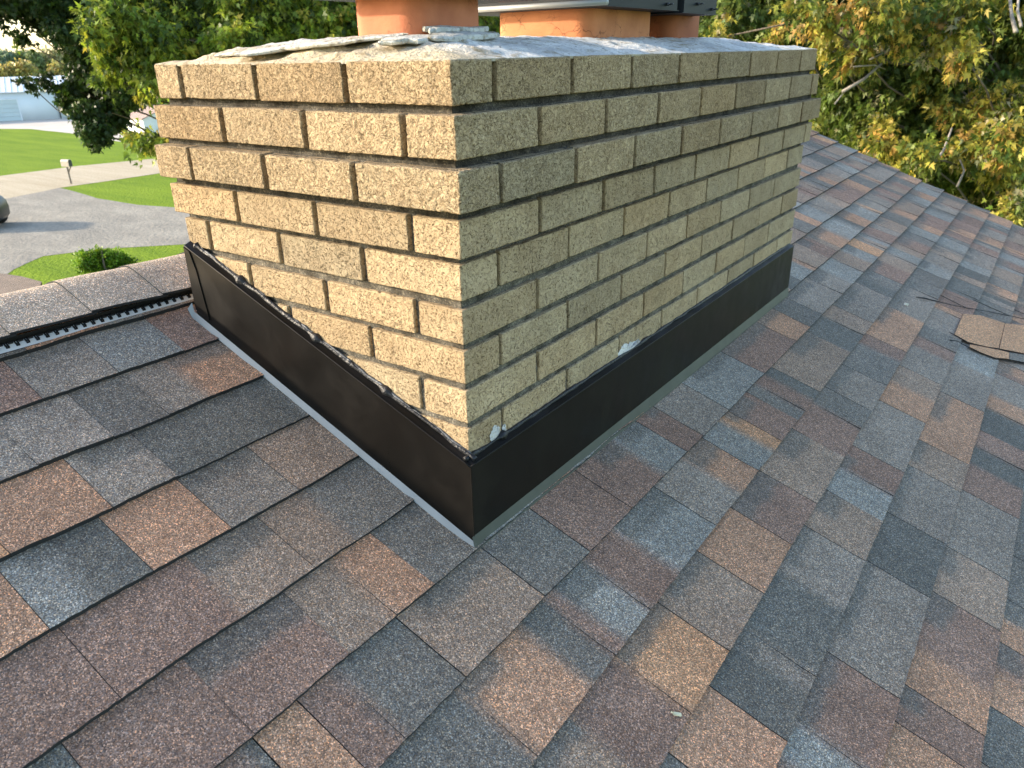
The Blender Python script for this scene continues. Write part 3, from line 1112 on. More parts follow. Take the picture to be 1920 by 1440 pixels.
Zc = crown_z(X, Y)
P = np.stack([X, Y, Zc], -1)
dirt = np.clip(1.5 - Y / U / 1.3, 0, 1) * np.clip(1.1 + X / U * -0.15, 0, 1)
dirt = dirt + 0.0
tc = np.ones(X.shape + (3,)) * np.array([1.0, 1.0, 1.0])
tc = tc * (1 - dirt[..., None]) + np.array([0.86, 0.74, 0.54]) * dirt[..., None]
crown.add(P.reshape(-1, 3), grid_faces(nx_, ny_), tc.reshape(-1, 3))
low = P.copy()
low[..., 2] = ZT[0] * U - 0.003
for a, b in ((P[0], low[0]), (P[-1], low[-1]), (P[:, 0], low[:, 0]), (P[:, -1], low[:, -1])):
    n = len(a)
    crown.add(np.concatenate([a, b]), [(t, t + 1, t + 1 + n, t + n) for t in range(n - 1)], (0.7, 0.62, 0.5))
crown.build('crown', M['crown'], chim)


def round_rect(x0, x1, y0, y1, r, n=7):
    pts = []
    for cx, cy, a0 in ((x1 - r, y0 + r, -90), (x1 - r, y1 - r, 0), (x0 + r, y1 - r, 90), (x0 + r, y0 + r, 180)):
        for i in range(n):
            a = math.radians(a0 + 90 * i / (n - 1))
            pts.append((cx + r * math.cos(a), cy + r * math.sin(a)))
    return np.array(pts)


def ring_wall(mb, poly, zs, col=None, inner=None):
    n = len(poly)
    V = np.concatenate([np.column_stack([poly, np.full(n, z)]) for z in zs])
    Fc = []
    for k in range(len(zs) - 1):
        for i in range(n):
            j = (i + 1) % n
            Fc.append((k * n + i, k * n + j, (k + 1) * n + j, (k + 1) * n + i))
    mb.add(V, Fc, col)


FL = [(-4.70, -2.5, 1.85, 4.50, 8.45, 9.7, (1.0, 0.88, 0.95)), (-6.10, -2.5, 9.55, 14.07, 8.3, 9.55, (1.08, 1.1, 1.05)), (-5.2, -2.5, 15.5, 18.3, 8.15, 9.55, (0.72, 0.60, 0.55))]
for i, (x0, x1, y0, y1, z0, z1, tn) in enumerate(FL):
    fl = MB()
    poly = round_rect(x0 * U, x1 * U, y0 * U, y1 * U, 0.55 * U, 8)
    zs = np.linspace(z0 * U, z1 * U, 14)
    ring_wall(fl, poly, zs, tn)
    inn = round_rect((x0 + .3) * U, (x1 - .3) * U, (y0 + .3) * U, (y1 - .3) * U, 0.3 * U, 8)
    ring_wall(fl, inn[::-1], zs[[0, -1]], (0.2, 0.2, 0.2))
    n = len(poly)
    top = np.concatenate([np.column_stack([poly, np.full(n, z1 * U)]), np.column_stack([inn, np.full(n, z1 * U)])])
    fl.add(top, [(k, (k + 1) % n, (k + 1) % n + n, k + n) for k in range(n)], tn)
    f_ = fl.build('flue', M['flue'], chim)
    f_['label'] = ['cracked orange clay flue nearest the front corner', 'wide smooth orange clay flue in the middle', 'soot-stained brown clay flue farthest back'][i]

# caps: (x0,x1,y0,y1,zbottom)
CP = [(-5.15, -1.9, 1.25, 5.9, 9.36), (-7.3, -1.62, 9.05, 14.0, 9.32), (-6.3, -1.55, 14.15, 17.25, 9.27)]
for i, (x0, x1, y0, y1, zb) in enumerate(CP):
    ce = part_empty('flue_cap', (0, 0, 0), chim)
    ce.matrix_parent_inverse = PINV[chim.name]
    cb, cr, sc_ = MB(), MB(), MB()
    # base skirt
    hgt = 0.75 if i == 2 else 0.55
    V, Fc = box_arrays([x0 * U, x1 * U], [y0 * U, y1 * U], [zb * U, (zb + 0.02) * U])
    cb.add(V, Fc)
    a = 0.12
    box(cb, ((x0 + a) * U, (y0 + a) * U, (zb + 0.018) * U), ((x1 - 0.02) * U, (y1 - a) * U, (zb + hgt) * U))
    # mesh sides and lid above
    box(cb, ((x0 + .7) * U, (y0 + .7) * U, (zb + hgt) * U), ((x1 - .7) * U, (y1 - .7) * U, (zb + 3.2) * U))
    ox = 0.6
    lidz = (zb + 3.2) * U
    box(cb, ((x0 - ox) * U, (y0 - ox) * U, lidz), ((x1 + ox * 0.4) * U, (y1 + ox * .4) * U, lidz + 0.012))
    # rolled rim along the two near edges
    rr_ = 0.085 * U
    zr = (zb + 0.10) * U
    if i < 2:
        tube(cr, [(x0 * U, y0 * U, zr), ((x0 + x1) / 2 * U, y0 * U, zr), (x1 * U, y0 * U, zr)], rr_, 10)
    if i < 2:
        tube(cr, [(x0 * U, y0 * U, zr), (x0 * U, y1 * U, zr)], rr_, 8)
    for (dy, dz) in (((y1 - y0) * 0.38, 0.3), ((y1 - y0) * 0.8, 0.17)):
        ps = [(x1 * U - 0.002, (y0 + dy) * U, (zb + dz) * U), (x1 * U + 0.006, (y0 + dy) * U, (zb + dz) * U)]
        sc_ = MB()
        tube(sc_, ps, 0.0035, 6)
        tube(sc_, [(x1 * U + 0.006, (y0 + dy) * U, (zb + dz) * U), (x1 * U + 0.016, (y0 + dy) * U, (zb + dz) * U)], 0.0018, 6)
        sc_.build('cap_screw', M['steel'], ce)
    cb.build('cap_body', M['cap'], ce)
    if i < 2:
        cr.build('cap_rim', M['caprim'], ce)
    ce['label'] = ['dark metal cap over the cracked front flue', 'grey rimmed metal cap over the middle flue', 'black box cap over the farthest flue'][i]

# ---- flashing
flash = part_empty('flashing', (0, 0, 0), chim)
flash.matrix_parent_inverse = PINV[chim.name]
FD = 0.22                                     # stands off the brick
fb, fd, fs, fg = MB(), MB(), MB(), MB()
XL = -10.2
slope_top = (3.20 + 0.80) / 10.32


def zb_l(x): return -2.97 - SL * (x - 0.2)     # black bottom, left piece
def zt_l(x): return -0.82 - slope_top * (x - 0.2)


# left plate
xs = np.linspace(XL, FD, 60)
wob = 0.0010 * n1(xs, 0.6, 3)
for y_, flip in ((-FD * U, False), (-FD * U + 0.0014, True)):
    A = np.stack([xs * U, y_ - wob * (1 + 0 * xs), zb_l(xs) * U], 1)
    B = np.stack([xs * U, y_ + 0 * xs, zt_l(xs) * U], 1)
    mid = (A + B) / 2
    mid[:, 1] -= wob * 1.0
    n = len(xs)
    fb.add(np.concatenate([A, mid, B]), [(t, t + 1, t + 1 + n, t + n) for t in range(n - 1)] + [(t + n, t + n + 1, t + 1 + 2 * n, t + 2 * n) for t in range(n - 1)])
# hem along the top, and ledge in to the brick
tube(fd, np.stack([xs * U, np.full(60, -FD * U - 0.0006), zt_l(xs) * U], 1), 0.0014, 8)
A = np.stack([xs * U, np.full(60, -FD * U), zt_l(xs) * U], 1)
B = np.stack([xs * U, np.full(60, 0.0), zt_l(xs) * U + 0.006 + 0.0015 * n1(xs, 2.0, 8)], 1)
fd.add(np.concatenate([A, B]), [(t, t + 1, t + 61, t + 60) for t in range(59)])
# folded end piece and its seam
px_ = [XL - 0.02, XL + 0.62]
q = [(px_[0] * U, -FD * U - 0.0022, (zb_l(px_[0]) + 0.18) * U), (px_[1] * U, -FD * U - 0.0022, (zb_l(px_[1]) + 0.20) * U), ((px_[1] - .22) * U, -FD * U - 0.0022, (zt_l(px_[1] - .22) - 0.52) * U), ((px_[0] + .25) * U, -FD * U - 0.0022, (zt_l(px_[0] + 0.25) - 0.06) * U), (px_[0] * U, -FD * U - 0.0022, (zt_l(px_[0]) - 0.05) * U)]
prism(fb, q, (0, 0.0016, 0))
tube(fb, q[:4], 0.0005, 5)
tube(fb, [(-2.55 * U, -FD * U - 0.0002, -1.0 * U + 0.0 + 0.005), (-2.52 * U, -FD * U - 0.0002, (-1.0 - 0.9) * U)], 0.0005, 5)
# far return of the left plate
box(fb, (XL * U - 0.0014, -FD * U, zb_l(XL) * U), (XL * U, 0.2, zt_l(XL) * U))
# silver strip, left: from black bottom flaring to the roof
xs2 = np.linspace(XL - 0.15, FD + 0.06, 60)
A = np.stack([xs2 * U, np.full(60, -(FD + 0.01) * U), (zb_l(xs2) + 0.02) * U], 1)
Bz = (Z0 - SL * xs2 * U) + 0.0068
B = np.stack([xs2 * U, np.full(60, -(FD + 0.12) * U), Bz + 0.001], 1)
gl = MB()
gl.add(np.concatenate([A, B]), [(t, t + 1, t + 61, t + 60)[::-1] for t in range(59)])
gl.add(np.concatenate([B, B - np.array([0, -0.004, 0.006])]), [(t, t + 1, t + 61, t + 60)[::-1] for t in range(59)])
# little upturned tip at the far left end
tip = A[0]
gl.add([A[0], B[0], B[0] + [-0.012, 0.001, 0.016], A[0] + [-0.006, 0.002, 0.018]], [(0, 1, 2, 3)])

# right plate
ys = np.linspace(-FD, 25.05, 120)


def zb_r(y): return -2.80 + 0.0 * y
def zt_r(y): return -0.80 + 0.004 * y


wob = 0.0010 * n1(ys, 0.35, 13)
for dx, flip in ((0, 0), (-0.0014, 1)):
    A = np.stack([FD * U + dx + wob * 0, ys * U, np.full(120, 0) + zb_r(ys) * U], 1)
    B = np.stack([FD * U + dx + 0 * ys, ys * U, zt_r(ys) * U], 1)
    mid = (A + B) / 2
    mid[:, 0] += wob
    fb.add(np.concatenate([A, mid, B]), [(t, t + 1, t + 121, t + 120) for t in range(119)] + [(t + 120, t + 121, t + 241, t + 240) for t in range(119)])
tube(fd, np.stack([np.full(120, FD * U + 0.0005), ys * U, zt_r(ys) * U], 1), 0.0014, 8)
A = np.stack([np.full(120, FD * U), ys * U, zt_r(ys) * U], 1)
B = np.stack([np.zeros(120), ys * U, zt_r(ys) * U + 0.006 + 0.0012 * n1(ys, 2.0, 28)], 1)
fd.add(np.concatenate([A, B]), [(t, t + 1, t + 121, t + 120) for t in range(119)])
box(fb, (0.0, 25.05 * U, zb_r(25) * U), (FD * U, 25.05 * U + 0.0014, zt_r(25.05) * U))
# far flange
0 and prism(fb, [(FD * U, 25.05 * U, zb_r(25) * U), ((FD + 0.35) * U, 25.05 * U, (zb_r(25) - 0.2) * U), ((FD + 0.05) * U, 25.05 * U, (zt_r(25)) * U), (FD * U, 25.05 * U, zt_r(25) * U)], (0, 0.0014, 0))
ys2 = np.linspace(-FD - 0.09, 25.0, 120)
xb = FD + 0.09
A = np.stack([np.full(120, (FD + 0.008) * U), ys2 * U, (zb_r(ys2) + 0.03) * U], 1)
B = np.stack([np.full(120, xb * U), ys2 * U, np.full(120, Z0 - SL * xb * U + 0.0064)], 1)
gr = MB()
gr.add(np.concatenate([A, B]), [(t, t + 1, t + 121, t + 120) for t in range(119)])
gr.add(np.concatenate([B, B - np.array([0.003, 0, 0.005])]), [(t, t + 1, t + 121, t + 120) for t in range(119)])
# vertical corner fold
tube(fb, [(FD * U - 0.0002, -FD * U + 0.0002, zb_r(0) * U - 0.008), (FD * U - 0.0002, -FD * U + 0.0002, zt_r(0) * U)], 0.0012, 8)
fb.build('counter_flashing', M['flash'], flash, True, 25)
fd.build('flashing_hem', M['flash'], flash)
gl.build('drip_strip', M['galv'], flash)
gr.build('drip_strip', mat_simple('shaded_grey_metal', (0.085, 0.09, 0.078), 0.5, 0.2, 0.12, 20), flash)  # same metal as the left strip; the shade is put into its colour
# sealant beads
xs3 = np.linspace(XL + 0.3, FD - 0.02, 230)
r3_ = 0.0036 + 0.0016 * n1(xs3, 1.3, 51) + 0.0006 * n1(xs3, 5.0, 52)
for bx, bw in ((-8.0, 0.006), (-5.05, 0.006), (-2.6, 0.005), (-10.0, 0.005)):
    r3_ = r3_ + bw * np.exp(-((xs3 - bx) / 0.14) ** 2)
pts = np.stack([xs3 * U, -0.0015 + 0 * xs3, zt_l(xs3) * U + 0.0075 + 0.002 * n1(xs3, 2.2, 53)], 1)
tube(fs, pts, np.clip(r3_, 0.002, 0.02), 10)
ys3 = np.linspace(-FD + 0.02, 25.0, 300)
r4_ = 0.0036 + 0.0016 * n1(ys3, 1.3, 61) + 0.001 * n1(ys3, 6.0, 62)
for by, bw in ((1.3, 0.006),):
    r4_ = r4_ + bw * np.exp(-((ys3 - by) / 0.12) ** 2)
tube(fs, np.stack([0.0015 + 0 * ys3, ys3 * U, zt_r(ys3) * U + 0.0065 + 0.0015 * n1(ys3, 1.7, 63)], 1), np.clip(r4_, 0.0015, 0.02), 10)
fs.build('sealant_bead', M['sealant'], flash)
# grey smear where the bead thins
xs4 = xs3[5:-3]
tube(fg, np.stack([xs4 * U, -0.0012 + 0 * xs4, zt_l(xs4) * U + 0.0105 + 0.0022 * n1(xs4, 2.2, 53) + 0.001 * n1(xs4, 9.0, 55)], 1), np.clip(0.0014 + 0.0018 * n1(xs4, 1.7, 56), 0.0003, 0.004), 8)
fg.build('sealant_smear', M['greyseal'], flash)


def smear(mb, pts2, plane_x, n=18):
    """thin flat ragged blob of old mortar on the right face; pts2 in (y,z) units"""
    P = []
    for i in range(len(pts2)):
        a, b = np.array(pts2[i]), np.array(pts2[(i + 1) % len(pts2)])
        for j in range(6):
            P.append(a + (b - a) * j / 6)
    P = np.array(P)
    P = P + 0.05 * np.stack([n1(np.arange(len(P)), 0.9, 5), n1(np.arange(len(P)), 0.9, 6)], 1)
    c_ = P.mean(0)
    n = len(P)
    V = [(plane_x * U + 0.0004, p[0] * U, p[1] * U) for p in P] + [(plane_x * U + 0.0018, (c_[0] + (p[0] - c_[0]) * .6) * U, (c_[1] + (p[1] - c_[1]) * .6) * U) for p in P] + [(plane_x * U + 0.0019, c_[0] * U, c_[1] * U)]
    Fc = [(i, (i + 1) % n, (i + 1) % n + n, i + n) for i in range(n)] + [(i + n, (i + 1) % n + n, 2 * n) for i in range(n)]
    mb.add(V, Fc, (1.15, 1.15, 1.15))


def face_r(px, py):
    P = hit(px, py, (1, 0, 0), 0.0)
    return P[1] / U, P[2] / U


for pts_, px0 in ((((1157, 672), (1160, 660), (1168, 648), (1178, 643), (1188, 640), (1197, 634), (1203, 641), (1194, 652), (1180, 657), (1172, 665), (1160, 678), (1145, 690), (1133, 695), (1141, 682)), 0.0), (((918, 829), (920, 812), (926, 800), (934, 797), (937, 806), (936, 815), (930, 824), (923, 831)), 0.0), (((942, 812), (944, 798), (948, 793), (951, 800), (948, 812)), -0.02)):
    sm = MB()
    smear(sm, [face_r(*q) for q in pts_], px0)
    sm.build('old_caulk_patch', M['crown'], chim)

# ---- broken pieces of crown mortar lying on top
def crown_hit(px, py):
    d = ray(px, py)
    for t in np.arange(8.0, 45.0, 0.02) * U:
        p = CAM + d * t / np.linalg.norm(d)
        if p[0] < o1 * U and p[0] > (-LL) * U and p[1] > 0.0 and p[2] < float(crown_z([p[0]], [p[1]])[0]):
            return p
    return None


def chunk(name, base, size, rot, tilt, seed, label, th=None):
    """irregular flat flake with a broken edge"""
    rg = np.random.default_rng(seed)
    n = 40
    th_ = np.arange(n) / n * 2 * math.pi
    rad = 1 + 0.30 * n1(np.cos(th_) * 2 + seed, 1.1, seed) + 0.22 * n1(th_ * 3 + seed, 1.3, seed + 9) + 0.10 * rg.standard_normal(n) * 0.5
    outl = np.stack([np.cos(th_) * size[0] * rad, np.sin(th_) * size[1] * rad], 1)
    levels = [(0.80, -0.5), (0.97, -0.25), (1.0, 0.15), (0.95, 0.5), (0.6, 0.60), (0.3, 0.66)]
    V = []
    for sc_, z in levels:
        p = np.column_stack([outl * sc_, np.full(n, z * size[2])])
        V.append(p)
    V = np.concatenate(V + [np.array([[0, 0, 0.64 * size[2]], [0, 0, -0.5 * size[2]]])])
    V = V + 0.12 * size[2] * np.stack([vnoise(V, 90, 1 + seed), vnoise(V, 90, 2 + seed), vnoise(V, 90, 3 + seed)], 1)
    V[:, 2] += 0.18 * size[2] * vnoise(V, 40, 4 + seed)
    Fc = []
    L_ = len(levels)
    for k in range(L_ - 1):
        for i in range(n):
            j = (i + 1) % n
            Fc.append((k * n + i, k * n + j, (k + 1) * n + j, (k + 1) * n + i))
    for i in range(n):
        j = (i + 1) % n
        Fc.append(((L_ - 1) * n + i, (L_ - 1) * n + j, L_ * n))
        Fc.append((j, i, L_ * n + 1))
    Rm = np.array(Matrix.Rotation(rot, 3, 'Z') @ Matrix.Rotation(tilt[0], 3, 'X') @ Matrix.Rotation(tilt[1], 3, 'Y'))
    mb = MB()
    mb.add(V, Fc, (0.85, 0.86, 0.84))
    o = mb.build(name, M['crown'], None, True, 32)
    o.location = base
    o.rotation_euler = (Matrix.Rotation(rot, 4, 'Z') @ Matrix.Rotation(tilt[0], 4, 'X') @ Matrix.Rotation(tilt[1], 4, 'Y')).to_euler()
    tag(o, label, 'mortar chunk', 'broken pieces of crown mortar')
    return o


def on_crown(x, y, up=0.004):
    return (x * U, y * U, float(crown_z([x * U], [y * U])[0]) + up)


def flake(pl, pr, depth, th, seed, label, up=0.004, tilt=(0.05, 0.0)):
    """a flake whose long axis runs between two spots on the crown"""
    def find(q):
        for k in range(60):
            p = crown_hit(q[0], q[1] + k * 0.7)
            if p is not None:
                return p
    a, b = find(pl), find(pr)
    mid = (a + b) / 2
    L = np.linalg.norm(b - a)
    rot = math.atan2(b[1] - a[1], b[0] - a[0])
    mid[2] = float(crown_z([mid[0]], [mid[1]])[0]) + up
    slope = math.atan2(b[2] - a[2], math.hypot(*(b - a)[:2]))
    chunk('mortar_chunk', tuple(mid), (L / 2, depth, th), rot, (tilt[0], -slope + tilt[1]), seed, label)


flake((415, 106), (725, 70), 0.062, 0.0065, 3, 'largest broken slab, a long thin grey one at the left of the chimney top', 0.003, (0.10, 0))
flake((712, 78), (806, 78), 0.042, 0.0075, 5, 'flat pointed mortar flake in front of the left half of the front flue', 0.003, (0.10, 0))
flake((800, 71), (862, 67), 0.026, 0.009, 8, 'mortar piece wedged behind two flat flakes, below the right side of the front flue', 0.006, (0.1, 0))
flake((822, 78), (918, 70), 0.036, 0.009, 11, 'rightmost flat mortar flake with a thick pale yellowish edge', 0.004, (0.12, 0))
flake((864, 69), (906, 66), 0.018, 0.009, 14, 'upper mortar flake lying on top of the rightmost flat one', 0.011, (0.05, 0))
flake((680, 68), (710, 67), 0.014, 0.020, 17, 'small upright lump of mortar against the foot of the front flue', 0.010, (0.1, 0))

# small things lying on the roof
def bit(px, py, size, col, name, label, cat, seed=1, h=0.006):
    s, y = roof_sy(px, py)
    mb = MB()
    obox(mb, (0, 0, 0), size, np.eye(3))
    mat = mat_simple(name + '_mat', col, 0.7, 0, 0.2, 200)
    P = RP(s, y, h)
    V = mb.v[0]
    mb.v[0] = V * (1 + 0.25 * np.random.default_rng(seed).standard_normal(V.shape))
    o = mb.build(name, mat, None, False)
    o.location = tuple(P)
    o.rotation_euler = (0, 0.37, 0.7)
    tag(o, label, cat)


bit(1264, 1346, (0.0065, 0.0020, 0.0012), (0.75, 0.68, 0.45), 'wood_chip', 'tiny pale wood splinter lying on the purple-brown shingle near the bottom', 'splinter', 1, 0.011)
bit(1697, 574, (0.0055, 0.0045, 0.003), (0.85, 0.8, 0.68), 'pebble', 'white pebble on the shingles left of the diagonal cut', 'pebble', 2, 0.009)

# ------------------------------------------------------------------ trees
LEAF_MAPLE = np.array([(0, 0), (0.20, -0.06), (0.46, -0.04), (0.30, 0.14), (0.56, 0.40), (0.30, 0.38), (0.20, 0.52), (0.0, 1.0), (-0.20, 0.52), (-0.30, 0.38), (-0.56, 0.40), (-0.30, 0.14), (-0.46, -0.04), (-0.20, -0.06)])
LEAF_SILVER = np.array([(0, 0), (0.10, 0.10), (0.42, 0.02), (0.20, 0.20), (0.50, 0.52), (0.16, 0.40), (0.15, 0.62), (0.0, 1.12), (-0.15, 0.62), (-0.16, 0.40), (-0.50, 0.52), (-0.20, 0.20), (-0.42, 0.02), (-0.10, 0.10)])
LEAF_OVAL = np.array([(0, 0), (0.24, 0.25), (0.26, 0.55), (0, 1.0), (-0.26, 0.55), (-0.24, 0.25)])


def leaves_mesh(name, pos, dirs, size, cols, shape, mat, parent, rg, fold=0.45):
    """pos (n,3), dirs (n,3) tip direction; builds one mesh of folded leaves"""
    n = len(pos)
    k = len(shape)
    T = dirs / (np.linalg.norm(dirs, axis=1)[:, None] + 1e-9)
    r = rg.standard_normal((n, 3))
    A = np.cross(T, r)
    A /= np.linalg.norm(A, axis=1)[:, None] + 1e-9
    Nn = np.cross(A, T)
    sh = np.asarray(shape)
    sz = size[:, None, None]
    V = pos[:, None, :] + sz * (A[:, None, :] * sh[None, :, 0:1] + T[:, None, :] * sh[None, :, 1:2] - Nn[:, None, :] * (fold * np.abs(sh[None, :, 0:1]) + 0.25 * sh[None, :, 1:2] ** 2))
    V = V.reshape(-1, 3)
    me = bpy.data.meshes.new(name)
    me.vertices.add(n * k)
    me.vertices.foreach_set('co', V.ravel())
    me.loops.add(n * k)
    me.loops.foreach_set('vertex_index', np.arange(n * k))
    me.polygons.add(n)
    me.polygons.foreach_set('loop_start', np.arange(n) * k)
    me.polygons.foreach_set('loop_total', np.full(n, k))
    at = me.attributes.new('tint', 'FLOAT_COLOR', 'POINT')
    C4 = np.ones((n, k, 4), np.float32)
    C4[:, :, :3] = cols[:, None, :]
    at.data.foreach_set('color', C4.ravel())
    me.update()
    me.validate()
    me.materials.append(mat)
    o = bpy.data.objects.new(name, me)
    SC.collection.objects.link(o)
    o.parent = parent
    o.matrix_parent_inverse = PINV[parent.name]
    return o


def limb(mb, a, b, r0, r1, seed, bend=0.12):
    a, b = np.asarray(a, float), np.asarray(b, float)
    n = 7
    t = np.linspace(0, 1, n)[:, None]
    L = np.linalg.norm(b - a)
    rg = np.random.default_rng(seed)
    off = rg.standard_normal(3) * L * bend
    off2 = rg.standard_normal(3) * L * bend * 0.5
    P = a + (b - a) * t + np.sin(t * math.pi) * off + np.sin(t * 2 * math.pi) * off2
    tube(mb, P, np.linspace(r0, r1, n), 7)


def tree(name, label, foot, top_z, blobs, leaf, size, palette, seed, mat, bark, trunk_r, group='trees around the house', per=None, droop=0.9):
    """blobs: list of (centre, radius, n_sprays, leaves_per_spray, colour weights)"""
    rg = np.random.default_rng(seed)
    foot = np.asarray(foot, float)
    t = empty(name, tuple(foot), label, 'tree', group)
    tr = MB()
    top = foot.copy()
    top[2] = top_z
    cc = np.mean([b[0] for b in blobs], axis=0)
    top[:2] += (cc[:2] - foot[:2]) * 0.3
    n = 10
    tt = np.linspace(0, 1, n)[:, None]
    Pt = foot + (top - foot) * tt
    Pt[:, :2] += 0.15 * np.stack([n1(tt[:, 0], 3, seed), n1(tt[:, 0], 3, seed + 1)], 1) * trunk_r * 6
    tube(tr, Pt, np.linspace(trunk_r, trunk_r * 0.25, n), 12)
    pos, dirs, sz, cols = [], [], [], []
    for bi, (c_, rad, nsp, lps, wts) in enumerate(blobs):
        c_ = np.asarray(c_, float)
        rad = np.asarray(rad, float) if np.ndim(rad) else np.array([rad] * 3)
        # limb from the trunk to the blob
        k = np.argmin(np.abs(Pt[:, 2] - (c_[2] - np.linalg.norm(c_[:2] - foot[:2]) * 0.35)))
        k = min(max(k, 2), n - 1)
        limb(tr, Pt[k], c_, trunk_r * 0.09, 0.007, seed + bi, 0.07)
        for s in range(nsp):
            d = rg.standard_normal(3)
            d /= np.linalg.norm(d)
            rr_ = rg.random() ** 0.45
            p = c_ + d * rad * rr_
            if s < nsp * 0.16:
                limb(tr, c_ + (p - c_) * 0.1, p, 0.012, 0.003, seed + bi * 50 + s, 0.08)
            out = (p - c_) / (np.linalg.norm(p - c_) + 1e-6)
            ax = out * 0.7 + np.array([0, 0, -0.25]) + rg.standard_normal(3) * 0.35
            ax /= np.linalg.norm(ax)
            Ls = min(size * rg.uniform(2.2, 4.0), 0.25 + rad[0] * 0.6)
            u = rg.random(lps)[:, None]
            q = p + ax * (u - 0.3) * Ls + rg.standard_normal((lps, 3)) * size * 0.55
            dd = ax * 0.6 + np.array([0, 0, -droop]) + rg.standard_normal((lps, 3)) * 0.55
            ci = rg.choice(len(palette), p=np.asarray(wts) / np.sum(wts))
            c0 = np.asarray(palette[ci]) * rg.uniform(0.75, 1.25)
            jit = np.clip(1 + rg.standard_normal((lps, 1)) * 0.16, 0.5, 1.6) * (1 + rg.standard_normal((lps, 3)) * 0.06)
            pos.append(q)
            dirs.append(dd)
            sz.append(size * rg.uniform(0.65, 1.2, lps))
            cols.append(np.clip(c0 * jit, 0.002, 1))
    tr.build('trunk', bark, t)
    leaves_mesh('crown', np.concatenate(pos), np.concatenate(dirs), np.concatenate(sz), np.concatenate(cols), leaf, mat, t, rg)
    return t


def B(px, py, dist, rad_px, n, lps, w, depth=1.2):
    c_ = at_dist(px, py, dist)
    dd = np.linalg.norm(c_ - CAM)
    r_ = rad_px / F * dd
    return (c_, (r_ * 1.0, r_ * 1.0, r_) if depth is None else (r_ * depth, r_ * depth, r_), n, lps, w)


DK = [(0.030, 0.055, 0.014), (0.042, 0.075, 0.018), (0.075, 0.12, 0.02), (0.16, 0.24, 0.03)]
YG = [(0.12, 0.18, 0.024), (0.20, 0.27, 0.030), (0.31, 0.36, 0.038), (0.055, 0.09, 0.018), (0.34, 0.32, 0.05)]
AU = [(0.095, 0.14, 0.024), (0.15, 0.19, 0.032), (0.36, 0.32, 0.055), (0.44, 0.28, 0.07), (0.06, 0.095, 0.018), (0.34, 0.31, 0.18)]

# dark tree hanging over the left
dw = [5, 4, 1.0, 0.15]
db = []
for px, py, r, n in [(-40, -10, 60, 34), (10, 5, 38, 18), (45, -5, 42, 26), (95, 10, 48, 34), (150, 30, 58, 44), (215, 20, 70, 40), (110, 58, 26, 12), (135, 78, 30, 16), (70, 42, 20, 8), (40, 72, 11, 3),
                     (170, 110, 48, 34), (215, 130, 55, 44), (265, 140, 50, 40), (150, 140, 24, 10), (125, 162, 20, 6), (85, 160, 13, 3), (50, 154, 8, 2), (160, 172, 36, 22), (130, 190, 18, 8),
                     (200, 175, 50, 42), (245, 168, 36, 30), (165, 215, 34, 22), (205, 215, 36, 24), (168, 243, 22, 12), (190, 250, 14, 7), (172, 262, 10, 4), (285, 158, 32, 24), (345, 135, 48, 34), (400, 120, 80, 50),
                     (330, 60, 90, 50), (60, -90, 110, 60), (200, -110, 120, 60), (380, -120, 130, 60), (-90, -60, 90, 30), (480, 30, 90, 40)]:
    db.append(B(px, py, 15.5 + rng.uniform(-1.0, 1.0), max(r - 15, 4) * 0.9, int(n * 2.6), 30, dw, 1.0))
foot = at_dist(430, 300, 16.5)
foot[2] = GZ
tree('maple_tree', 'dark green tree hanging in front of the white barn at the left', foot, 4.5, db, LEAF_MAPLE, 0.072, DK, 21, M['leaf'], M['trunk'], 0.26)

# yellow-green maple behind the chimney, lit
yw = [4, 4, 3.4, 3, 0.7]
yb = []
for px, py, r, n in [(205, 35, 38, 26), (235, 70, 42, 32), (178, 60, 16, 7), (255, 20, 60, 40), (290, 80, 50, 42), (210, 105, 20, 9), (265, 125, 30, 16), (200, 140, 12, 5), (315, 30, 60, 50), (350, 85, 55, 44), (400, 40, 70, 50),
                     (440, 90, 50, 36), (470, 30, 60, 40), (530, 90, 50, 30), (560, 30, 60, 34), (620, 60, 60, 40), (700, 20, 60, 30), (290, 148, 16, 8), (275, 165, 12, 5), (262, 264, 10, 3), (285, 270, 13, 6), (238, 258, 6, 1), (310, 272, 14, 6),
                     (320, -70, 90, 40), (480, -80, 110, 40), (640, -60, 90, 40), (900, 30, 60, 24)]:
    w_ = yw if py < 200 else [3, 3, 2, 1, 1.2]
    yb.append(B(px, py, 11.5 + rng.uniform(-0.8, 0.8), max(r - 11, 4) * 0.9, int(n * 2.4), 24, w_, 1.0))
foot = at_dist(545, 300, 12.6)
foot[2] = GZ
tree('maple_tree', 'bright yellow-green maple rising behind the left half of the chimney', foot, 3.5, yb, LEAF_SILVER, 0.085, YG, 33, M['leaf2'], M['trunk'], 0.17)
# darker mass farther behind it
mb_ = []
for px in range(420, 1020, 75):
    for py in (-60, 30, 110):
        mb_.append(B(px, py, 22 + rng.uniform(-1.5, 1.5), 60, 70, 20, [4, 4, 1.6, 0.3], 1.0))
foot = at_dist(760, 300, 22)
foot[2] = GZ
tree('maple_tree', 'deep green tree farthest back, seen between the flues', foot, 5, mb_, LEAF_MAPLE, 0.12, DK, 44, M['leaf'], M['trunk'], 0.25)

